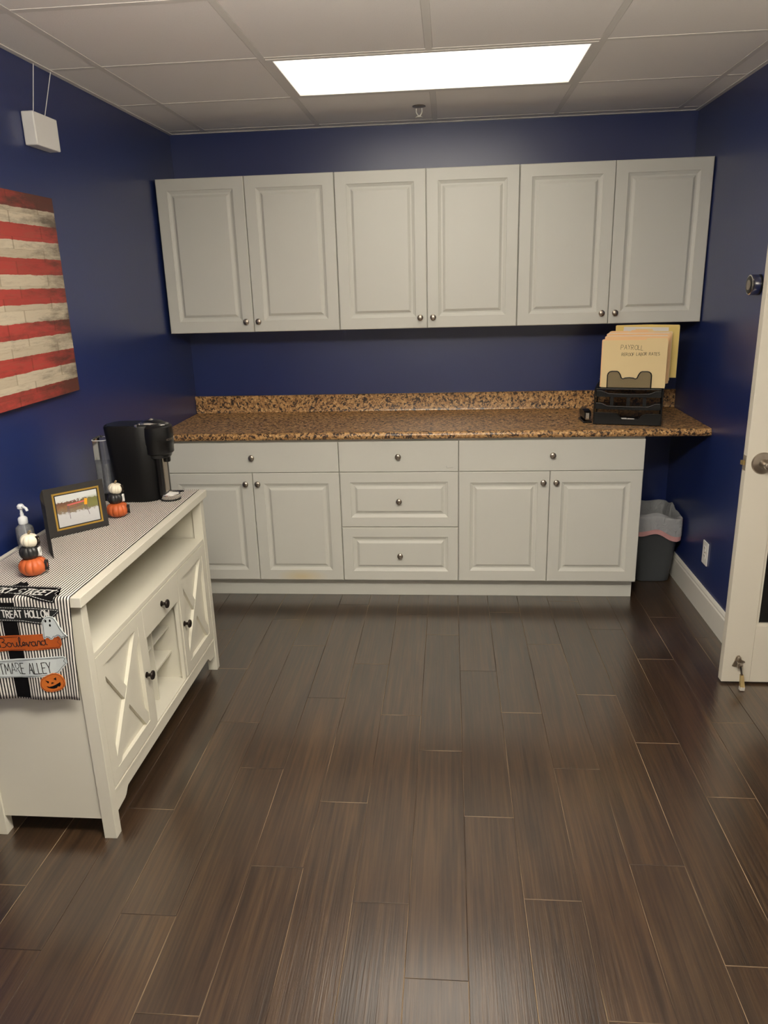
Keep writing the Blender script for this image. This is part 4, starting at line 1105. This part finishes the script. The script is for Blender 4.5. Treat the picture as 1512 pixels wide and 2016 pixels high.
hl.tube([(HX, DYF-.046, HZ), (HX+.030, DYF-.049, HZ), (HX+.075, DYF-.049, HZ-.001), (HX+.108, DYF-.044, HZ-.002)], .009, 14)
hl.build('lever_handle', M['nickel'], t)
MB().lathe([(.042, 0), (.042, .003), (.039, .007), (.024, .011), (.020, .012)], (HX, DYB, HZ), 'y', 40).build('rosette', M['nickel'], t)
MB().lathe([(.0185, .011), (.013, .020), (.013, .044), (.024, .050), (.026, .064), (.018, .072)], (HX, DYB, HZ), 'y', 28).build('lever_handle', M['nickel'], t)
MB().box(DX0-.0012, DX0+.0002, -1.468, -1.442, .908, .966, .0004).build('latch_plate', M['nickel'], t)
MB().prism([(DX0-.0135, -1.449), (DX0-.001, -1.449), (DX0-.001, -1.462), (DX0-.006, -1.462)], lambda u, v, w: (u, v, w), .929, .946).build('latch_bolt', M['brass'], t)
# kick-down stop near the foot of the door
KX = 2.664
ds = MB()
ds.prism([(KX-.024, .084), (KX-.014, .080), (KX+.006, .084), (KX+.010, .096), (KX+.026, .100), (KX+.024, .106), (KX+.010, .112), (KX+.008, .124), (KX+.002, .131), (KX-.006, .131), (KX-.012, .124), (KX-.016, .106)], lambda u, v, w: (u, w, v), DYF-.004, DYF)
ds.lathe([(.0075, 0), (.0075, .006), (.004, .008)], (KX-.002, DYF-.004, .121), '-y', 14)
ds.box(KX-.010, KX+.0, DYF-.026, DYF-.003, .084, .108, .002)
ds.lathe([(.008, -.008), (.009, 0), (.008, .008)], (KX+.002, DYF-.018, .098), 'x', 16)
stop = ds.build('door_stop', M['nickel'], t)
MB().tube([(KX+.002, DYF-.018, .100), (KX+.004, DYF-.030, .076), (KX+.004, DYF-.040, .060)], .0035, 8).build('stop_arm', M['bronze'], stop)
MB().add([(KX-.002, DYF-.034, .064), (KX+.010, DYF-.034, .064), (KX+.010, DYF-.046, .062), (KX-.002, DYF-.046, .062), (KX-.005, DYF-.046, .020), (KX+.013, DYF-.046, .020), (KX+.013, DYF-.062, .018), (KX-.005, DYF-.062, .018)],
         [(0, 1, 2, 3), (7, 6, 5, 4), (0, 4, 5, 1), (1, 5, 6, 2), (2, 6, 7, 3), (3, 7, 4, 0)]).build('stop_foot', M['brass'], stop)
MB().box(KX-.0055, KX+.0135, DYF-.063, DYF-.0455, .003, .019, .002).build('rubber_tip', M['tiprub'], stop)

# ================================================================== waste bin under the worktop end
wx, wy = 2.605, -.232
t = thing('waste_bin', 'grey plastic waste bin with clear liner under the worktop end', 'bin', (wx, wy, 0))
def rr(hx, hy, r=.05): return [(wx+a, wy+b) for a, b in rrect(-hx, hx, -hy, hy, r, 6)]
prof_ = [(.092, .128, 0), (.096, .132, .004), (.126, .166, .345), (.131, .171, .352), (.131, .171, .372), (.126, .166, .376), (.122, .162, .372), (.118, .158, .345), (.089, .125, .012)]
loft([(rr(a, b, .045), z) for a, b, z in prof_]).build('bin_body', M['bin'], t)
# liner folded over the rim, uneven hem
rnd = random.Random(5)
NL = 96
def perim(hx, hy, r, k, n=NL):
    a = 2*PI*k/n; c, s = math.cos(a), math.sin(a); cr_ = .045
    lo, hi = 0.0, .4
    for _ in range(24):                       # distance along this direction to a rounded rectangle
        q = (lo+hi)/2; dx, dy = abs(q*c)-(hx-cr_), abs(q*s)-(hy-cr_)
        d = math.hypot(max(dx, 0), max(dy, 0)) + min(max(dx, dy), 0) - cr_
        if d > 0: hi = q
        else: lo = q
    return (wx+q*c, wy+q*s)
hem = [.022*math.sin(3*2*PI*k/NL+1) + .012*math.sin(7*2*PI*k/NL) for k in range(NL)]
cr = [abs(math.sin(6.5*2*PI*k/NL+.4))*.004 + abs(math.sin(14.5*2*PI*k/NL))*.003 for k in range(NL)]
def band(levels, name, mat, hemrows):
    mb = MB()
    for j, (hx, hy, z) in enumerate(levels):
        for k in range(NL):
            x, y = perim(hx+cr[k]*(1 if j > 3 else -.6), hy+cr[k]*(1 if j > 3 else -.6), 0, k)
            x = min(x, XR-.017)
            mb.v.append((x, y, z + (hem[k]*hemrows[j])))
    for j in range(len(levels)-1):
        for k in range(NL): mb.f.append([j*NL+k, j*NL+(k+1) % NL, (j+1)*NL+(k+1) % NL, (j+1)*NL+k]); mb.mi.append(0); mb.sm.append(True)
    return mb.build(name, mat, t)
band([(.088, .124, .140), (.104, .144, .335), (.113, .153, .380), (.124, .164, .394), (.134, .174, .386), (.137, .177, .350), (.138, .178, .300)], 'liner', M['film'], [0, 0, .25, .5, .3, .4, .8])
band([(.1385, .1785, .302), (.1395, .1795, .286), (.1385, .1785, .272)], 'drawstring_hem', M['pinkfilm'], [.8, .8, .8])
MB().tube([(wx+.112, wy-.150, .378), (wx+.128, wy-.140, .365), (wx+.133, wy-.120, .332), (wx+.1345, wy-.105, .322), (wx+.133, wy-.085, .342)], .0055, 8).build('drawstring', M['redfilm'], t)

# ================================================================== desk organizer, folders, stapler
OX, OY, OZ, OA = 2.208, -.508, .9142, math.radians(-14)
t = thing('desk_organizer', 'black wire mesh desk organizer with trays and file sorter on the worktop', 'organizer', (OX, OY, OZ), OA)
og = t; W, D = .325, .235
def obj(mb, name, mat, parent=None, uvfn=None): return mb.build(name, M[mat], parent or og, local=True, uvfn=uvfn)
UVXZ = lambda v: (v[0], v[2]); UVYZ = lambda v: (v[1], v[2]); UVXY = lambda v: (v[0], v[1])
for x in (.0025, W-.0025):
    sp2 = obj(MB().box(x-.0004, x+.0004, .004, D-.004, .006, .176), 'side_panel', 'mesh', uvfn=UVYZ)
    obj(MB().tube([(x, .003, .003), (x, .003, .178), (x, D-.003, .178), (x, D-.003, .003)], .003, 8, closed=True), 'side_frame', 'blackmetal', sp2)
obj(MB().box(.005, W-.005, D-.004, D-.003, .004, .176), 'back_panel', 'mesh', uvfn=UVXZ)
# sliding drawer with a dipped front
dw = MB()
fr_ = [(.006, .004), (W-.006, .004), (W-.006, .060), (W-.075, .058), (W-.095, .050), (W-.108, .030), (.138, .030), (.124, .048), (.112, .060), (.006, .062)]
dw.prism(fr_, lambda u, v, w: (u, w, v), -.004, -.002)
dwo = obj(dw, 'drawer', 'blackmetal')
obj(MB().box(.006, W-.006, -.001, D-.006, .004, .0055), 'drawer_floor', 'blackmetal', dwo)
obj(MB().box(.006, .0075, -.001, D-.006, .006, .050), 'drawer_side', 'blackmetal', dwo); obj(MB().box(W-.0075, W-.006, -.001, D-.006, .006, .050), 'drawer_side', 'blackmetal', dwo)
obj(MB().tube([(fr_[i][0], -.003, fr_[i][1]) for i in range(2, 10)], .0022, 6), 'drawer_rim', 'black', dwo)
obj(MB().box(.118, .120, .0, D-.01, .006, .045), 'drawer_divider', 'blackmetal', dwo); obj(MB().box(.215, .217, .0, D-.01, .006, .045), 'drawer_divider', 'blackmetal', dwo)
# two letter trays with curved lips
for z in (.078, .140):
    tr_ = MB().box(.006, W-.006, .006, D-.006, z, z+.0012)
    o = obj(tr_, 'letter_tray', 'mesh', uvfn=UVXY)
    lip = [(.010, .004, z+.030), (.035, .004, z+.029), (.050, .004, z+.022), (.065, .003, z+.016), (W/2, .002, z+.014), (W-.065, .003, z+.016), (W-.050, .004, z+.022), (W-.035, .004, z+.029), (W-.010, .004, z+.030)]
    lp = MB()
    for a, b in zip(lip, lip[1:]): lp.add([(a[0], a[1], z), (b[0], b[1], z), b, a], [(0, 1, 2, 3)])
    obj(lp, 'tray_front', 'blackmetal', o)
    obj(MB().tube(lip, .0030, 8), 'tray_lip', 'black', o)
    obj(MB().box(.006, .008, .006, D-.006, z+.001, z+.028), 'tray_side', 'blackmetal', o); obj(MB().box(W-.008, W-.006, .006, D-.006, z+.001, z+.028), 'tray_side', 'blackmetal', o)
for x in (.085, W/2, W-.085): obj(MB().box(x-.008, x+.008, .02, .024, .094, .139), 'support_post', 'black')
tp = obj(MB().box(.003, W-.003, .003, D-.003, .176, .1775), 'top_shelf', 'blackmetal')
obj(MB().tube([(.010, .002, .180), (W-.010, .002, .180)], .0032, 8), 'top_bar', 'black', tp)
# file sorter loops rising to the rear
def loop(y, z0, h, wd):
    c = W/2 - .002; p = []
    half = wd/2
    p += [(c-half, z0), (c-half, z0+h-.02)] + [(c-half+.02-.02*math.cos(a), z0+h-.02+.02*math.sin(a)) for a in (PI/6, PI/3, PI/2)]
    p += [(c-half+.045, z0+h), (c-half+.052, z0+h-.004), (c-half+.060, z0+h-.016), (c-half+.066, z0+h-.032), (c-half+.074, z0+h-.036), (c-.02, z0+h-.032), (c, z0+h-.030)]
    p += [(2*c-a, b) for a, b in p[-2::-1]]
    return p
for k, y in enumerate((.006, .062, .104, .146, .190)):
    z0 = .178 + .010*k; P = loop(y, z0, .088, .206)
    o = obj(MB().tube([(a, y, b) for a, b in P], .0026, 8), 'file_divider', 'black')
    pm = MB().prism(P[::-1], lambda u, v, w: (u, w, v), y-.0003, y+.0003)
    obj(pm, 'divider_mesh', 'mesh', o, uvfn=UVXZ)
    if k: obj(MB().box(.01, W-.01, y-.042, y+.001, z0-.0115, z0-.0105), 'sorter_step', 'blackmetal', o)
R_ = Matrix.Rotation(OA, 3, 'Z')
def ow(x, y, z): v = R_ @ Vector((x, y, 0)); return (OX+v.x, OY+v.y, OZ+z)
# folders
def folder(x0, y0, z0, w_, h_, tabx, label, mat, lean=0, tabh=.012, rot=0, sheets=0, th=.0022):
    f = thing('file_folder', label, 'folder', ow(x0+w_/2, y0, z0), OA+rot, group='file folders in the desk organizer')
    x_a, x_b = -w_/2, w_/2
    def mp(dy): return lambda u, v, w: (u, w + dy + v*lean, v)
    fl = [(x_a, 0), (x_b, 0), (x_b, h_-.006), (x_b-.006, h_), (x_a+.006, h_), (x_a, h_-.006)]
    MB().prism(fl, mp(0), -.0006, 0).build('front_flap', M[mat], f, local=True)
    t0, t1 = tabx
    bk = [(x_a, 0), (x_b, 0), (x_b, h_-.004), (x_b-.004, h_)] 
    bk += [(x_a+w_*t1, h_+.002), (x_a+w_*t1-.006, h_+tabh), (x_a+w_*t0+.006, h_+tabh), (x_a+w_*t0, h_+.002)] + [(x_a+.004, h_), (x_a, h_-.004)]
    MB().prism(bk, mp(th), -.0006, 0).build('back_flap', M[mat], f, local=True)
    for s_ in range(sheets):
        MB().prism([(x_a+.006, .004), (x_b-.008+.004*s_, .004), (x_b-.010+.004*s_, h_+.003*s_), (x_a+.008, h_-.001+.003*s_)], mp(th*(s_+1)/(sheets+1)), -.0002, .0001).build('sheet', M['paper'], f, local=True)
    return f
f1 = folder(.028, .013, .186, .300, .228, (.66, .995), 'front manila folder with handwritten payroll note in the organizer', 'manila', tabh=.011)
rp = random.Random(11)
ink = pen(MB(), letters('PAYROLL', -.066, .185, .038, .183, .022, slant=.05, jitter=.10, rnd=rp) + letters('REROOF LABOR RATES', -.060, .154, .116, .158, .014, slant=.05, jitter=.08, rnd=rp), lambda u, v, w: (u, -.0006-w, v), .0015, 0, .0002).build('handwriting', M['ink'], f1, local=True)
folder(.022, .030, .186, .298, .232, (.1, .35), 'manila folder directly behind the front one, tab at its left', 'manila2', sheets=1)
folder(.034, .048, .190, .296, .242, (.36, .62), 'peach manila folder third from the front of the organizer', 'manila2', sheets=2)
folder(.040, .076, .200, .298, .243, (.05, .35), 'peach manila folder behind the third one, bulging with sheets', 'manila2', sheets=2)
folder(.046, .092, .200, .298, .246, (.35, .64), 'manila folder fifth from the front of the organizer', 'manila2', sheets=1)
folder(.050, .118, .210, .298, .240, (.4, .7), 'manila folder just before the tall yellow one', 'manila', sheets=1)
f7 = folder(.078, .156, .220, .302, .258, (.40, .60), 'tall yellow folder at the very back of the organizer', 'yellow', sheets=0, tabh=.0025)
MB().prism([(-.128, .03), (.10, .03), (.10, .246), (-.112, .250)], lambda u, v, w: (u, -.0012+w, v), -.0006, 0).build('sheet', M['paper'], f7, local=True)
# slips lying in the drawer front
for i, (x, y, rz, wd, ln, lab) in enumerate(((.145, .020, .3, .040, .030, 'left white paper slip lying in the organizer drawer'), (.178, .018, -.3, .034, .028, 'right white paper slip lying in the organizer drawer'))):
    s_ = MB().prism(rrect(-wd/2, wd/2, -ln/2, ln/2, .002, 2), lambda u, v, w: (u, v, w + .018 + .5*v), 0, .0006).build('paper_slip', M['paper'], None)
    s_.location = ow(x, y, .0055); s_.rotation_euler = (0, 0, OA+rz); tag(s_, lab, 'paper', 'paper slips in the drawer')
# stapler standing end-on beside the organizer
t = thing('stapler', 'small black and silver stapler beside the desk organizer', 'stapler', (2.186, -.415, .9142), math.radians(2))
MB().box(-.022, .022, -.060, .070, 0, .010, .003).build('base', M['black'], t, local=True)
MB().box(-.016, .016, -.050, .072, .020, .036, .004).build('magazine', M['satin'], t, local=True)
MB().prism([(-.056, .036), (.072, .030), (.074, .052), (.020, .064), (-.040, .060), (-.056, .052)], lambda u, v, w: (w, u, v), -.017, .017).build('handle', M['black'], t, local=True)
MB().box(-.011, .007, -.0585, -.050, .018, .052, .001).build('front_plate', M['chrome'], t, local=True)
MB().box(-.014, .014, .050, .072, .009, .034, .002).build('hinge', M['black'], t, local=True)
